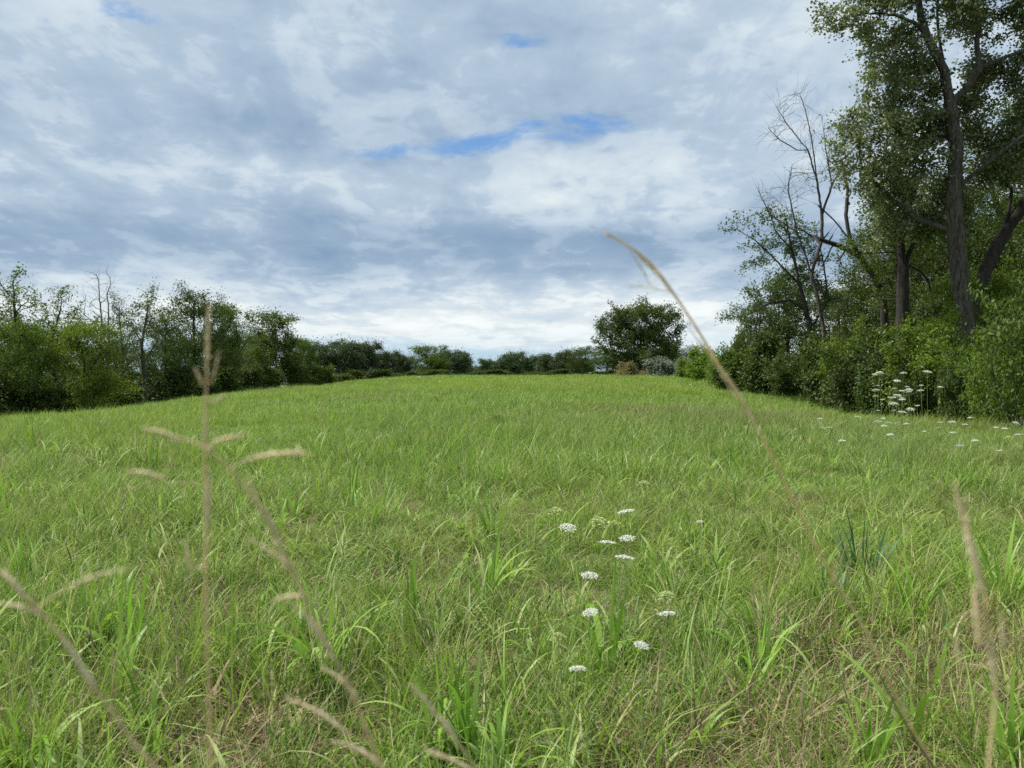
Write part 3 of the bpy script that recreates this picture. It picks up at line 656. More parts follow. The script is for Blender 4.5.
build_tree('lone_tree', 'big round crowned lone tree standing highest on the skyline', 'tree', at(640, d0), [(-1, [(0, 0, -.3), (.2, 0, Hx * .12), (-.2, .1, Hx * .26)])], bl, 1700, Hx / 34, 'leaf_dark', 'bark_dark', .25, 11, 78, .32,
           leaf_r=.06, spread=.36, tip=.012, mind=.01, tw_len=1.0, tw_prob=.7)
# pale brush right of it

SK = 'brush at the far right end of the crest'
first('grey', 662, 96, 362, 34, shrub, leafmat='leaf_grey', seed=34, lsize=.16, nleaf=10, natt=220, label='silvery grey bush below the lone big tree', group=SK, spread=.3)
again('grey', 683, 92, 362, 24, 'smaller silvery grey bush right of the first', SK)
first('tanb', 636, 98, 369, 40, shrub, leafmat='leaf_tan', seed=35, lsize=.14, nleaf=10, natt=180, label='low yellowish brown weeds under the lone big tree', group=SK, spread=.3)
first('greyt', 692, 112, 343, 34, generic, kind=0, leafmat='leaf_grey', seed=36, lsize=.2, nleaf=6, natt=240, label='hazy grey tree between the lone tree and the right wood', group=SK, lo=.15, spread=.35, bark='bark_dead')
# ---- right hand wood
# big cottonwood, drawn in its own metres: X right, Z up, at 29 m
dC = 29.0; k_ = dC / F; base = at(966, dC); zb = base[2]
def cp(u, v, dy=0.0): return (xpix(u, dC) - base[0], dy, zpix(v, dC) - zb)
TR = [(-1, [(0, 0, -.4), cp(966, 330), cp(963, 290, .1), cp(958, 240, .1), cp(954, 200, 0), cp(956, 150, 0), cp(952, 105, .1)])]
def idx_near(trk, D, p, g):   # index in the node list nearest to p, after building trunks
    P_, _ = grow(trk, [[0, 0, 999.]], D, 1, 1, iters=0, g=np.random.default_rng(0)); return int(np.linalg.norm(P_ - np.array(p), axis=1).argmin())
DC = .30
def add_limb(trk, frm, pts):
    i = idx_near(trk, DC, frm, None); trk.append((i, pts))
add_limb(TR, cp(952, 105, .1), [cp(946, 70, .1), cp(930, 42), cp(912, 25, -.2), cp(890, 20, -.4)])
add_limb(TR, cp(930, 42), [cp(925, 15, .3), cp(920, -25, .3), cp(922, -80, .2)])
add_limb(TR, cp(954, 106, .1), [cp(962, 92, -.2), cp(974, 72, -.4), cp(995, 64, -.6), cp(1024, 54, -.8)])
add_limb(TR, cp(974, 72, -.4), [cp(972, 50, -.3), cp(980, 20, 0), cp(990, -30, .3)])
add_limb(TR, cp(946, 70, .1), [cp(950, 20, .8), cp(955, -40, 1.2)])
add_limb(TR, cp(959, 190, 0), [cp(968, 176, -.5), cp(985, 160, -.9), cp(1000, 148, -1.2), cp(1030, 130, -1.4)])
add_limb(TR, cp(960, 232, .1), [cp(930, 215, .8), cp(905, 190, 1.2), cp(880, 160, 1.4)])
def cb(u, v, rx, rz, dy=0, ry=1.3): c_ = cp(u, v, dy); return (*c_, rx * k_, ry, rz * k_)
bl = [cb(848, 12, 24, 16), cb(880, 22, 24, 26, -.3), cb(862, 58, 10, 10, -.3, .5), cb(908, 55, 30, 22, .4), cb(890, 90, 26, 14, .3), cb(905, 130, 42, 40, .6), cb(862, 118, 16, 20, .4, .8), cb(848, 150, 17, 26, .5, .9),
      cb(868, 176, 12, 14, .6, .8), cb(905, 190, 24, 20, 1.4), cb(930, 90, 26, 30, 1.2), cb(935, 150, 26, 40, 1.6), cb(930, 210, 28, 26, 1.8), cb(985, 20, 40, 30, 0), cb(1005, 80, 30, 28, 1.0), cb(985, 120, 34, 26, 1.6),
      cb(1020, 150, 34, 34, 0), cb(920, -30, 50, 40), cb(860, -20, 30, 18), cb(985, -50, 60, 44), cb(935, -90, 60, 34), cb(1050, 30, 40, 50), cb(1050, 110, 40, 50), cb(985, 190, 36, 30, 2.0)]
build_tree('cottonwood_tree', 'towering cottonwood with thick grey trunk rising above the right hand shrubs', 'tree', base, TR, bl, 3000, DC, 'leaf_cotton', 'bark', .11, 16, 91, .31, tip=.007, infl=2.2, kill=.42, leaf_r=.035, spread=.20, jit=.16, aspect=1.15, mind=.0, tw_len=.7, tw_prob=.8, tw_rep=2, tw_thr=.04)
# helper for hand led trees
def led_tree(name, label, u0, d, lines, blobs, natt, leafmat, bark, lsize, nleaf, seed, rmax, D=.28, **kw):
    base = at(u0, d); kk = d / F
    def P(u, v, dy=0.0): return (xpix(u, d) - base[0], dy, zpix(v, d) - base[2])
    trk = [(-1, [(0, 0, -.4)] + [P(*q) for q in lines[0]])]
    for ln in lines[1:]:
        PP, _ = grow(trk, [[0, 0, 999.]], D, 1, 1, iters=0, g=np.random.default_rng(0)); i = int(np.linalg.norm(PP - np.array(P(*ln[0])), axis=1).argmin())
        trk.append((i, [P(*q) for q in ln[1:]]))
    bl = [(*P(b_[0], b_[1], b_[4] if len(b_) > 4 else 0), b_[2] * kk, 1.2 if len(b_) < 6 else b_[5], b_[3] * kk) for b_ in blobs]
    return build_tree(name, label, 'tree', base, trk, bl, natt, D, leafmat, bark, lsize, nleaf, seed, rmax, infl=2.4, kill=D * 1.5, **{**dict(tw_len=.6, tw_prob=.6), **kw})
# dark forked tree at u=900
led_tree('tree', 'dark trunked forked tree left of the towering cottonwood', 903, 33, [[(902, 320), (903, 270), (900, 240)], [(900, 240), (893, 215), (880, 196), (868, 175)], [(901, 245), (907, 215), (912, 190), (925, 170)], [(903, 270), (915, 240), (935, 215)]],
         [(885, 222, 14, 18, 0), (893, 180, 18, 20, .5), (915, 170, 26, 30, .8), (935, 205, 24, 24, 0), (860, 250, 20, 14, .5), (925, 250, 26, 20, 1), (895, 210, 30, 26, 1.5), (880, 285, 26, 20, 1.5), (930, 285, 26, 16, 1.5)],
         900, 'leaf_mid', 'bark_dark', .10, 20, 92, .26, group=RH, tip=.007, leaf_r=.018, spread=.2)
# leaning dead limb tree
led_tree('leaning_tree', 'dark dead tree with a broken limb leaning left out of the wood', 888, 36, [[(884, 300), (872, 272), (850, 240), (834, 220), (819, 206)], [(872, 272), (858, 255), (840, 246), (812, 236), (798, 228)], [(850, 240), (846, 215), (848, 190), (842, 160)]],
         [(850, 165, 14, 40, 0), (822, 250, 22, 20, 0)], 60, 'leaf_thin', 'bark_dark', .1, 0, 93, .17, group=RH, tip=.012)
# bare fan tree
led_tree('dead_tree', 'bare twiggy tree fanning up against the sky on the right', 826, 42, [[(824, 330), (816, 290), (808, 262), (797, 232), (786, 208)], [(812, 275), (822, 240), (822, 215), (817, 180), (808, 150), (788, 125), (777, 108)], [(817, 180), (812, 140), (806, 112), (800, 94)], [(822, 215), (832, 185), (826, 150), (822, 118)], [(808, 150), (797, 150), (780, 140), (768, 128)], [(832, 185), (846, 160), (842, 130)], [(797, 232), (788, 190), (792, 165)], [(797, 232), (770, 215), (758, 190)]],
         [(798, 115, 22, 22, 0), (830, 120, 14, 22, 0), (846, 150, 10, 26), (772, 135, 10, 14), (790, 180, 20, 18), (765, 205, 18, 18), (820, 160, 20, 30), (862, 90, 8, 22), (805, 200, 20, 20)],
         520, 'leaf_thin', 'bark', .1, 0, 94, .11, D=.22, group=RH, tip=.010, tropism=.22, jit=.10, tw_len=1.3, tw_prob=.55, tw_rep=2, tw_thr=.06)
# sparse leaved tree reaching left
led_tree('tree', 'sparse leaved many stemmed tree reaching left over the shrubs', 815, 44, [[(812, 335), (806, 310), (800, 285), (792, 250), (785, 215)], [(806, 312), (790, 300), (768, 304), (752, 312)], [(812, 330), (828, 300), (824, 265), (816, 230)], [(800, 285), (778, 262), (755, 240), (738, 230)], [(792, 250), (775, 230), (768, 205)]],
         [(742, 222, 18, 10, 0, .8), (728, 232, 10, 6, 0, .5), (762, 245, 22, 14, 0), (780, 222, 20, 20, .4), (752, 268, 18, 8, 0), (765, 300, 26, 16, .5), (745, 318, 18, 14, .5), (790, 290, 24, 22, 1.0), (812, 262, 22, 24, 1.0), (775, 330, 24, 14, 1), (800, 232, 24, 20, .8), (832, 290, 18, 24, 1)],
         900, 'leaf_thin', 'bark_dark', .13, 11, 95, .17, group=RH, tip=.008, leaf_r=.020, spread=.22)
first('wood', 1000, 42, 110, 110, generic, kind=0, leafmat='leaf_dark', seed=61, lsize=.13, nleaf=34, natt=1300, label='tall tree behind and right of the towering cottonwood', group=RH, lo=.14, spread=.34, k=12)
again('dense', 758, 58, 300, 52, 'dark tree at the left end of the right hand wood', RH)
again('dense', 790, 56, 262, 66, 'dark leafy tree behind the sparse leaved tree', RH)
again('thin', 850, 50, 250, 64, 'grey green tree behind the leaning dead tree', RH)
again('dense', 872, 47, 262, 84, 'dark tree filling the wood behind the leaning dead limb', RH)
again('wood', 905, 44, 165, 100, 'tall green tree behind the forked dark trunk', RH)
again('wood', 960, 40, 150, 110, 'dark tree in the shade behind the towering cottonwood', RH)
again('wood', 1050, 34, 60, 130, 'large tree cut by the right border of the picture', RH)
again('wood', 1090, 30, 40, 150, 'dark tree mostly beyond the right border', RH)
again('wood', 930, 52, 215, 110, 'dark understorey tree deep in the right hand wood', RH)
again('dense', 820, 62, 285, 90, 'far dark tree low behind the twiggy tree', RH)
again('bright', 985, 33, 262, 90, 'brighter leafy small tree right behind the cottonwood trunk', RH)
led_tree('leaning_tree', 'thick dark trunk leaning right beside the cottonwood', 978, 31, [[(976, 320), (984, 275), (1000, 240), (1030, 195), (1060, 150)], [(1000, 240), (1008, 215), (1012, 190)]],
         [(1060, 140, 40, 40, 0), (1015, 180, 20, 20, 0)], 200, 'leaf_mid', 'bark_dark', .1, 20, 96, .26, group=RH, tip=.008, leaf_r=.02, spread=.2)
for u, d, vt, wp, lb in ((885, 55, 232, 90, 'dim tree deep in the wood left of the forked dark trunk'), (925, 50, 225, 90, 'dim tree deep in the wood between the forked trunk and the cottonwood'), (965, 52, 205, 100, 'dim tree directly behind the cottonwood trunk'),
                     (1005, 48, 190, 110, 'dim tree deep in the wood right of the cottonwood trunk'), (1050, 46, 170, 120, 'dim tree deep in the wood at the right border'), (845, 58, 285, 70, 'dim low tree deep in the wood behind the leaning dead tree'),
                     (905, 40, 278, 80, 'leafy sapling in the shade behind the forked dark trunk'), (945, 37, 272, 84, 'leafy sapling in the shade just left of the cottonwood trunk'), (1000, 38, 240, 90, 'leafy sapling in the shade right of the cottonwood trunk')):
    again('dense', u, d, vt, wp, lb, RH)
# shrub wall on the right
RS = 'shrubs along the foot of the right hand wood'
first('rs1', 735, 58, 347, 58, shrub, leafmat='leaf_mid', seed=51, lsize=.12, nleaf=22, natt=420, label='shrub at the left end of the right shrub wall', group=RS, spread=.26)
first('rs2', 862, 36, 337, 84, shrub, leafmat='leaf_dark', seed=52, lsize=.11, nleaf=20, natt=520, label='shaded shrub below the leaning dead tree', group=RS, spread=.22, aspect=2.2)
first('rs3', 940, 30.5, 298, 110, shrub, leafmat='leaf_bright', seed=53, lsize=.11, nleaf=18, natt=620, label='largest shrub with pointed sprays in front of the cottonwood trunk', group=RS, spread=.22, aspect=2.4, droop=.3)
first('rs4', 1022, 24, 268, 96, shrub, leafmat='leaf_mid', seed=54, lsize=.12, nleaf=16, natt=620, label='bright drooping leafed shrub at the right border', group=RS, spread=.20, aspect=3.0, droop=.8)
first('rs5', 706, 78, 349, 40, shrub, leafmat='leaf_bright', seed=55, lsize=.13, nleaf=26, natt=320, label='light green shrub at the crest end of the right shrub wall', group=RS, spread=.3)
for key, u, d, vt, wp, lb in (('lshrub2', 768, 52, 344, 60, 'second shrub in the right shrub wall'), ('rs2', 795, 47, 343, 60, 'shrub below the sparse leaved tree'), ('lshrub', 826, 42, 343, 62, 'shrub right of the sparse leaved tree stems'),
                      ('rs2', 898, 34.5, 318, 76, 'shrub below the forked dark trunk'), ('lshrub', 880, 33.5, 358, 60, 'low shrub behind the tall white flowers'), ('rs3', 978, 28.5, 304, 80, 'shrub right of the cottonwood trunk base'), ('rs3', 990, 26.2, 325, 70, 'lower shrub beside the border shrub'),
                      ('rs4', 1075, 20, 262, 90, 'bright shrub beyond the right border'), ('rs5', 722, 70, 353, 40, 'second light green shrub near the crest'), ('rs2', 918, 30.5, 352, 60, 'low dark shrub at the foot of the largest shrub'),
                      ('rs1', 752, 60, 330, 50, 'taller shrub behind the left end of the shrub wall'), ('rs5', 688, 86, 358, 28, 'small light green shrub furthest up the crest'), ('rs3', 845, 40, 325, 70, 'shrub with pale sprays under the leaning dead tree'), ('rs2', 958, 27.6, 345, 60, 'low shrub in the shade left of the lower border shrub'),
                      ('rs2', 1010, 34, 280, 110, 'dark shrub behind the border shrub')):
    again(key, u, d, vt, wp, lb, RS)
# wood backdrop further right/behind so a step sideways still meets trees
for i, (x, y, s) in enumerate(((34, 30, 1.1), (40, 45, 1.2), (-46, 38, 1.0))):
    src, H0, W0 = T['dense']; copy_thing(src, ['tree outside the frame beyond the right border', 'second tree outside the frame beyond the right border', 'tree outside the frame beyond the left border'][i], (x, y, gz(x, y)), i * 2.1, (s, s, s), RH if i < 2 else LH)
# ------------------------------------------------------------------ tufts of broad grass in the foreground
CG = 'broad bladed grass clumps in the near meadow'
def near_at(u, vbase): d = CAM_Z * F / (vbase - 384.0); x = xpix(u, d); return x, d, gz(x, d)
def clump(u, vb, vt, kind, label, seed):
    x, d, z = near_at(u, vb); h = (vb - vt) / F * d; g = np.random.default_rng(seed)
    if kind == 'up': parts, mat = [blades(16, .035, h * 1.15, .020, .12, .5, 7, g, hvar=.2, dryp=.03, outward=.9), blades(8, .04, h * .8, .014, .3, 1.4, 7, g, dryp=.1, outward=.9)], 'grass_broad'
    elif kind == 'arch': parts, mat = [blades(13, .03, h * 1.5, .021, .10, 2.2, 9, g, hvar=.2, dryp=.03, outward=.9), blades(6, .03, h * 1.1, .017, .06, .6, 7, g, hvar=.2, dryp=0, outward=.9)], 'grass_broad'
    elif kind == 'tall': parts, mat = [blades(9, .02, h * 1.1, .022, .06, .35, 8, g, hvar=.18, dryp=.02, outward=.9), blades(7, .03, h * .9, .017, .25, 1.9, 8, g, dryp=.1, outward=.9)], 'grass_broad'
    elif kind == 'fine': parts, mat = [blades(60, .06, h * 1.15, .008, .3, 1.2, 7, g, hvar=.3, dryp=.08, outward=.9)], 'grass_broad'
    else: parts, mat = [blades(36, .07, h * 1.25, .017, .32, .25, 5, g, hvar=.2, dryp=.02, outward=1.0), blades(30, .12, h * .6, .007, .5, .4, 4, g, outward=.9)], 'grass_blue'
    obj('grass_clump', grass_mesh('grass_clump', parts, M[mat]), None, (x, d, z), label=label, category='grass clump', group=CG)
for i, a in enumerate((
    (494, 552, 503, 'up', 'bright upright grass clump left of the white flowers'),
    (487, 612, 545, 'arch', 'pale arching grass clump below the bright upright clump'),
    (410, 638, 562, 'tall', 'tall narrow bright clump left of the arching clump'),
    (350, 520, 476, 'up', 'small upright clump in the left middle of the meadow'),
    (378, 532, 484, 'fine', 'fine arching clump beside the small upright one'),
    (322, 700, 606, 'arch', 'bright arching clump by the leaning seed stalk'),
    (300, 660, 612, 'arch', 'lighter curled clump just left of the bright arching clump'),
    (468, 775, 676, 'tall', 'pair of tall bright blades near the lower edge'),
    (440, 770, 690, 'arch', 'curling clump left of the tall bright blades at the lower edge'),
    (500, 800, 730, 'arch', 'low curling clump at the lower edge right of the tall blades'),
    (742, 512, 474, 'fine', 'light green clump right of the white flowers'),
    (660, 515, 484, 'fine', 'small clump behind the white flowers'),
    (560, 545, 512, 'arch', 'arching clump between the white flowers'),
    (862, 590, 534, 'blue', 'dark blue green stiff spiky tuft'),
    (832, 628, 588, 'blue', 'blue green low tuft below the stiff spiky one'),
    (912, 640, 580, 'arch', 'bright arching clump right of the dark spiky tuft'),
    (1003, 622, 532, 'up', 'large bright clump at the right border'),
    (968, 600, 560, 'arch', 'small arching clump left of the clump at the right border'),
    (1010, 790, 690, 'tall', 'tall bright clump in the lower right corner'),
    (870, 780, 712, 'up', 'upright clump at the lower edge by the brown stalk'),
    (100, 640, 590, 'fine', 'fine clump in the left foreground'),
    (20, 590, 540, 'up', 'upright clump at the left border'),
    (215, 590, 545, 'fine', 'fine clump behind the upright seed stalk'),
    (80, 520, 488, 'up', 'small clump in the left middle distance'),
    (760, 650, 600, 'fine', 'bushy fine clump in the right foreground'),
    (600, 720, 668, 'fine', 'fine clump below the white flowers'),
    (140, 740, 670, 'fine', 'leaning clump near the lower left corner'),
    (30, 790, 700, 'arch', 'arching clump in the lower left corner'),
    (245, 470, 448, 'fine', 'small pale clump far back on the left'),
    (465, 500, 476, 'fine', 'small clump in the middle of the meadow'),
    (585, 478, 455, 'fine', 'small pale clump behind the green seed heads'),
    (890, 480, 455, 'up', 'small clump before the white flower patch'))): clump(*a, seed=300 + i)

# ------------------------------------------------------------------ tubes along a path
def tube_path(pts, r0, r1, m_=6, bulge=None):
    pts = np.array(pts, float)
    # Catmull-Rom resample
    n = len(pts); q = np.concatenate([[2 * pts[0] - pts[1]], pts, [2 * pts[-1] - pts[-2]]]); out_ = []
    for i in range(n - 1):
        for t_ in np.linspace(0, 1, 7)[:-1]:
            a, b_, c_, d_ = q[i:i + 4]; out_.append(.5 * ((2 * b_) + (c_ - a) * t_ + (2 * a - 5 * b_ + 4 * c_ - d_) * t_ ** 2 + (3 * b_ - a - 3 * c_ + d_) * t_ ** 3))
    out_.append(pts[-1]); P_ = np.array(out_); k = len(P_)
    rr = np.linspace(r0, r1, k)
    if bulge: rr = bulge * np.sin(np.pi * np.linspace(.06, .98, k)) ** .6 * (1 + .25 * np.sin(np.arange(k) * 2.4))
    tg = norm(np.gradient(P_, axis=0)); a = norm(np.cross(tg, [.31, .91, .27])); b_ = np.cross(tg, a); th = np.arange(m_) * 2 * np.pi / m_
    V = (P_[:, None] + rr[:, None, None] * (a[:, None] * np.cos(th)[None, :, None] + b_[:, None] * np.sin(th)[None, :, None])).reshape(-1, 3)
    i0 = (np.arange(k - 1)[:, None] * m_ + np.arange(m_)[None]); i1 = (np.arange(k - 1)[:, None] * m_ + (np.arange(m_)[None] + 1) % m_)
    return V, np.stack([i0, i1, i1 + m_, i0 + m_], -1).reshape(-1, 4), P_
def cat(meshes):
    V, Q = [], []; o = 0
    for v, q in meshes: V.append(v); Q.append(q + o); o += len(v)
    return np.concatenate(V), np.concatenate(Q)

# ------------------------------------------------------------------ wild carrot (white umbels)
def umbel_mesh(dia, g, closed=False):
    V, Q = [], []; o = 0; n = 34 if not closed else 26
    for i in range(n):
        a = i * 2.39996; rr = dia * .5 * math.sqrt((i + .5) / n)
        cz = -(rr / (dia * .5)) ** 2 * dia * (.10 if dia < .092 else .2) if not closed else -(rr / (dia * .5)) ** 2 * dia * .35
        c_ = np.array([rr * math.cos(a), rr * math.sin(a), cz]); s = dia * (.085 if not closed else .095)
        for j in range(9):
            p_ = c_ + np.array([g.normal(0, s * .45), g.normal(0, s * .45), g.normal(0, s * .22)]); h = s * g.uniform(.28, .5) * (1.5 if closed else 1)
            nr = norm(np.array([g.normal(0, .45), g.normal(0, .45), 1])); t1 = norm(np.cross(nr, [1, .2, 0])); t2 = np.cross(nr, t1)
            V += [p_ - t1 * h, p_ + t2 * h, p_ + t1 * h, p_ - t2 * h]; Q.append([o, o + 1, o + 2, o + 3]); o += 4
    V = np.array(V); Q = np.array(Q)
    rays = []
    for i in range(12):
        a = i * .5236; rr = dia * .42
        v, q, _ = tube_path([(0, 0, -dia * .42), (rr * .55 * math.cos(a), rr * .55 * math.sin(a), -dia * .22), (rr * math.cos(a), rr * math.sin(a), -dia * (.07 if not closed else .3))], dia * .008, dia * .006, 3)
        rays.append((v, q))
    return (V, Q), cat(rays)
TF_ = 'tall wild carrot flowers before the right shrubs'
def carrot(head, dia, g, label, group, closed=False, lean=None):
    hx, hy, hz = head; bx, by = hx + g.normal(0, .05), hy + g.normal(0, .05); bz = gz(bx, by)
    root = thing('wild_carrot', label, 'flower', (bx, by, bz), 0, group)
    top = np.array([hx - bx, hy - by, hz - bz]); mid = top * .5 + np.array([g.normal(0, .02), g.normal(0, .02), 0])
    foot = top + np.array([0, 0, -dia * .40])
    v, q, _ = tube_path([(0, 0, -.02), mid, foot], .0018, .0012, 5)
    ls = [(v, q)]
    for j in range(4):   # feathery leaf ribs
        zf = (.2 + .16 * j); p0 = mid * 2 * zf * np.array([1, 1, .9]); a = g.uniform(0, 6.28)
        p1 = p0 + np.array([.08 * math.cos(a), .08 * math.sin(a), .05]); vv, qq, PP = tube_path([p0, (p0 + p1) / 2 + [0, 0, .02], p1], .001, .0006, 3); ls.append((vv, qq))
        for pp in PP[3::2]:
            for s in (-1, 1):
                e_ = pp + np.array([-math.sin(a) * s * .022, math.cos(a) * s * .022, .008]); vv, qq, _ = tube_path([pp, e_], .001, .0005, 3); ls.append((vv, qq))
    obj('stem', mesh_np('stem', *[(x if i == 0 else [x]) for i, x in enumerate(cat(ls))], mats=[M['stem']]), root)
    (V, Q), (RV, RQ) = umbel_mesh(dia, g, closed)
    tq = 2.2 if group == TF_ else 1.7
    tl = Matrix.Rotation(tq * g.normal(.02, .07), 3, 'X') @ Matrix.Rotation(g.normal(0, .10), 3, 'Y'); tl = np.array(tl)
    h = obj('flower_head', mesh_np('flower_head', V @ tl.T, [Q], [M['umbel_green' if closed else 'petal']], smooth=False), root, tuple(top))
    obj('flower_rays', mesh_np('flower_rays', RV @ tl.T, [RQ], [M['stem']]), root, tuple(top))
    return root
g = np.random.default_rng(17)
NF = 'wild carrot flowers in the near meadow'
for u, v, w_, cl, lb in (
    (555, 508, 15, 1, 'pale green seed head left of the white flower group'), (568, 526, 18, 0, 'flat white flower head furthest left in the upper group'), (600, 518, 21, 1, 'largest green knobbly seed head among the white flowers'),
    (614, 521, 14, 1, 'smaller green head touching the largest green one'), (626, 510, 18, 0, 'highest flat white flower head of the group'), (607, 541, 18, 0, 'white flower head left of the middle pair'),
    (627, 537, 16, 0, 'white flower head on the right of the middle pair'), (625, 556, 20, 0, 'widest white flower head, just below the middle pair'), (590, 574, 18, 0, 'round white flower head alone left of the stem row'),
    (645, 481, 14, 1, 'lone green seed head highest above the group'), (590, 611, 16, 0, 'white flower head above the round green one'), (558, 633, 15, 1, 'round green seed head lowest on the left'),
    (666, 592, 16, 1, 'green seed head just above a white one on the right'), (667, 612, 18, 0, 'tilted white flower head under the right green one'), (642, 644, 16, 0, 'white flower head low on the right'),
    (578, 667, 18, 0, 'lowest white flower head of the group'), (700, 521, 7, 0, 'tiny white flower alone right of the group')):
    d = .63 * F / (v - 384.0); 
    carrot((xpix(u, d), d, zpix(v, d)), w_ / F * d, g, lb, NF, bool(cl))
TF = 'tall wild carrot flowers before the right shrubs'
cl_ = [(872, 373), (879, 378), (889, 373), (891, 379), (910, 374), (913, 380), (884, 392), (895, 390), (909, 391), (903, 389), (887, 399), (893, 402), (900, 398), (905, 396), (915, 410), (896, 406), (909, 400), (870, 410)]
for i, (u, v) in enumerate(cl_):
    d = g.uniform(8.0, 12.5); u += g.normal(0, 9); v += g.normal(0, 6)
    carrot((xpix(u, d), d, zpix(v, d)), g.uniform(4, 9.5) / F * d, g, 'tall white flower in the thick bunch before the right hand shrubs', TF)
for i in range(14):
    u, v = g.normal(899, 17), g.uniform(374, 412); d = g.uniform(8.5, 13)
    carrot((xpix(u, d), d, zpix(v, d)), g.uniform(3, 6) / F * d, g, 'tall white flower in the thick bunch before the right hand shrubs', TF, i % 5 == 4)
MF = 'low wild carrot flowers at the right of the meadow'
for i, (u, v) in enumerate([(823, 427), (829, 427), (858, 416), (883, 418), (889, 422), (897, 422), (906, 423), (884, 425), (890, 434), (924, 431), (940, 422), (938, 427), (952, 421), (965, 424), (953, 432), (970, 417), (1005, 428), (1009, 436), (1018, 434), (1016, 422), (996, 427), (1000, 450), (975, 440), (1020, 446), (960, 445), (842, 440), (820, 418)]):
    hgt = g.uniform(.5, .75); d = min(15.0, max(6.5, (CAM_Z - hgt) * F / (v - 384.0)))
    carrot((xpix(u, d), d, zpix(v, d)), g.uniform(4.5, 8) / F * d, g, 'small white flower scattered low between the bunch and the right border', MF, i % 6 == 5)
# distant ones: same plants, seen as specks
FF = 'distant white flowers along the left hedgerow'
for i, (u, v, d) in enumerate([(82, 402, 50), (88, 405, 50), (96, 407, 52), (7, 416, 44), (143, 397, 56), (146, 403, 55), (157, 395, 60), (86, 398, 52), (153, 398, 58), (420, 385, 90), (418, 382, 92), (387, 388, 60), (440, 387, 50), (652, 377, 60), (590, 372.5, 92), (690, 384, 50)]):
    x = xpix(u, d); z = max(zpix(v, d), gz(x, d) + .45)
    carrot((x, d, z), .30 if d > 70 else .20, g, 'faint white flower speck ' + ('at the foot of the left hedgerow' if u < 200 else 'far out in the open meadow'), FF if u < 200 else 'white specks far out in the meadow')
# red clover head
d = 4.6; x = xpix(222, d); zc_ = zpix(556, d)
root = thing('clover', 'tiny dark red flower bud in the left meadow', 'flower', (x, d, gz(x, d)))
v, q, _ = tube_path([(0, 0, 0), (.01, 0, .12), (0, 0, zc_ - gz(x, d))], .0015, .001, 5); obj('stem', mesh_np('stem', v, [q], [M['stem']]), root)
(V, Q), _ = umbel_mesh(.03, g, True); obj('flower_head', mesh_np('flower_head', V, [Q], [M['clover']], smooth=False), root, (0, 0, zc_ - gz(x, d)))

# ------------------------------------------------------------------ seed stalks close to the lens
ST = 'dry seed stalks close to the viewer'
def px3(u, v, d): return np.array([xpix(u, d), d, zpix(v, d)])
def stalk(label, path, d, spikes, foot_u, r0=.0010, r1=.0006, rb=.0022, stemmat='seed_stem', d_foot=None):
    """path: list of (u, v[, depth]); spikes: list of (u0,v0,u1,v1[,radius])"""
    P_ = [px3(q[0], q[1], q[2] if len(q) > 2 else d) for q in path]
    fy = (d_foot or (path[0][2] if len(path[0]) > 2 else d)); fx = xpix(foot_u, fy); foot = np.array([fx, fy, gz(fx, fy)])
    root = thing('seed_stalk', label, 'grass stalk', tuple(foot), 0, ST)
    v, q, PP = tube_path([foot - [0, 0, .02]] + [foot + (P_[0] - foot) * k_ for k_ in (.25, .5, .75, .93)] + P_, r0, r1, 6)
    obj('stem', mesh_np('stem', v - foot, [q], [M[stemmat]]), root)
    for s in spikes:
        a = px3(s[0], s[1], s[5] if len(s) > 5 else d); b_ = px3(s[2], s[3], s[5] if len(s) > 5 else d); L = np.linalg.norm(b_ - a); rad = (s[4] if len(s) > 4 else rb) * .6
        g = np.random.default_rng(int(s[0] * 7 + s[1]))
        j = PP[np.linalg.norm(PP - a, axis=1).argmin()]
        mid = (a + b_) / 2 + np.array([0, 0, L * .06])
        ms = []
        vv, qq, SP = tube_path([a, mid, b_], 0, 0, 5, bulge=rad * 1.05); ms.append((vv, qq))
        if .003 < np.linalg.norm(j - a) < .035:
            vv, qq, _ = tube_path([j, (j + a) / 2, a],  .00045, .00035, 4); ms.append((vv, qq))
        dirv = norm(b_ - a)
        for pp in SP:      # small husks along the spike
            for w_ in range(1):
                o_ = norm(g.normal(0, 1, 3) * .55 + dirv * 1.6) * g.uniform(.6, 1.2) * min(.006, L * .16)
                vv, qq, _ = tube_path([pp, pp + o_ * .5, pp + o_], 0, 0, 3, bulge=rad * .45); ms.append((vv, qq))
        V, Q = cat(ms); obj('seed_head', mesh_np('seed_head', V - foot, [Q], [M['seed_husk']]), root)
stalk('upright dry seed stalk standing left of centre', [(212, 800), (209, 700), (206, 600), (206, 500), (205, 430), (207, 370), (209, 314)], .46,
      [(206, 372, 209, 312, .0016), (203, 386, 195, 369, .0013), (212, 384, 219, 353, .0009), (209, 408, 226, 395, .0014), (207, 530, 208, 474, .0030), (206, 452, 205, 400, .0016), (190, 570, 186, 545, .0015)], 215)
stalk('arching dry seed stalk leaning left across the upright one', [(400, 830), (372, 745), (345, 680), (318, 625), (292, 570), (262, 512), (235, 475), (208, 450), (180, 438), (148, 431)], .44,
      [(180, 440, 144, 429, .0019), (240, 462, 306, 454, .0020), (212, 443, 243, 436, .0015), (165, 479, 128, 471, .0014), (305, 596, 275, 600, .0018), (296, 572, 250, 540, .0012), (262, 515, 248, 480, .0011), (335, 660, 300, 610, .0022), (262, 505, 285, 560, .0019)], 420)
stalk('thick pale seed stalk slanting down from the left border', [(170, 800), (128, 735), (100, 695), (82, 668), (55, 630), (28, 598), (-5, 568), (-50, 540)], .42,
      [(28, 600, -2, 570, .0024), (85, 674, 60, 636, .0024), (44, 616, 4, 604, .0018), (96, 690, 78, 664, .0028), (53, 596, 128, 568, .0009)], 190)
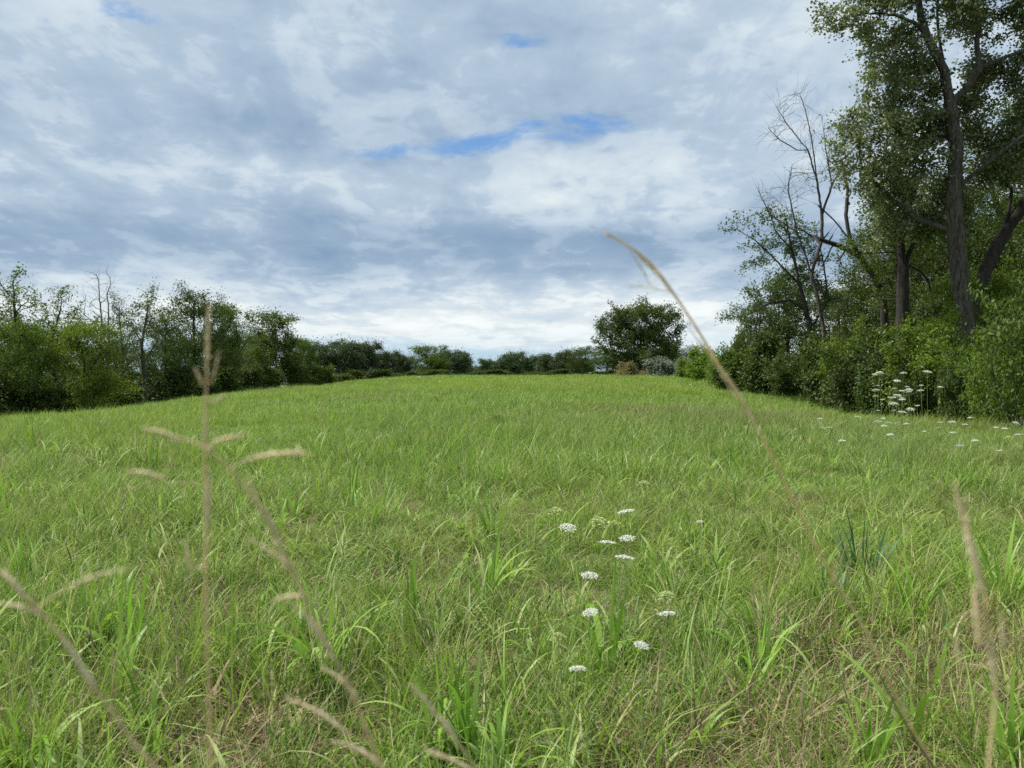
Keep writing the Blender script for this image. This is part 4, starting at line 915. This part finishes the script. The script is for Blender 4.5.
stalk('dry seed stalk lying low at the bottom centre', [(560, 950), (475, 770), (455, 742), (435, 712), (413, 688)], .50,
      [(435, 714, 412, 687, .0020), (458, 744, 436, 714, .0028), (478, 775, 428, 752, .0022), (350, 735, 290, 700, .0022, .5), (360, 700, 325, 668, .0015, .5), (385, 768, 340, 742, .0024, .5)], 600)
stalk('long thin stalk bending left against the sky', [(935, 772, .9), (900, 705, .88), (866, 632, .86), (832, 575, .85), (795, 505, .8), (758, 430, .75), (722, 370, .72), (690, 318, .68), (655, 268, .65), (625, 244, .64), (605, 233, .63)], .65,
      [(655, 270, 604, 232, .0012), (690, 318, 640, 258, .0012), (668, 292, 628, 287, .0007), (735, 398, 690, 330, .0014), (650, 284, 630, 252, .0009), (760, 435, 725, 372, .0015)], 1075, .0016, .0009, d_foot=.95, stemmat='seed_stem')
stalk('blurred pale seed stalk standing near the right border', [(985, 860), (988, 768), (996, 690), (990, 640), (982, 580), (968, 535), (955, 488)], .40,
      [(970, 540, 954, 486, .0018), (982, 590, 964, 522, .0034), (980, 645, 974, 590, .0026), (996, 700, 990, 640, .0018), (1004, 650, 1000, 612, .0012), (960, 668, 955, 640, .0012)], 985)
# brown edged blade at lower right
g = np.random.default_rng(9)
b0 = px3(955, 800, .9); b1 = px3(912, 735, .88); b2 = px3(876, 668, .86)
v, q, _ = tube_path([b0 + (b0 - b1) * k_ * np.array([1, 1, 1]) + np.array([-.02 * k_ * k_, 0, 0]) for k_ in (12, 9, 6, 4, 2, 1)] + [b0, b1, b2], .005, .0009, 5)
obj('reed_stalk', mesh_np('reed_stalk', v, [q], [M['seed_brown']]), None, label='dark brown and green blade pointing up at the lower right', category='reed')
# dead leaf heaps (matted straw) in the right foreground
for i, (u, vb, lb) in enumerate(((805, 735, 'matted brown dead leaves at the lower right'), (640, 770, 'matted straw at the bottom edge below the white flowers'), (60, 760, 'matted pale straw in the lower left corner'), (800, 655, 'patch of greyish dead leaves beside the blue green tuft'), (250, 738, 'matted straw between the two left seed stalks'))):
    x, d, z = near_at(u, vb); g = np.random.default_rng(500 + i)
    obj('dead_grass_mat', grass_mesh('dead_grass_mat', [blades(150, .26, .30, .006, 1.35, .5, 4, g, dryp=.4, outward=0.0), blades(30, .24, .2, .016, 1.3, .4, 3, g, dryp=.8, outward=.0)], M['straw']), None, (x, d, z + .03), label=lb, category='dead grass', group='mats of dead grass')
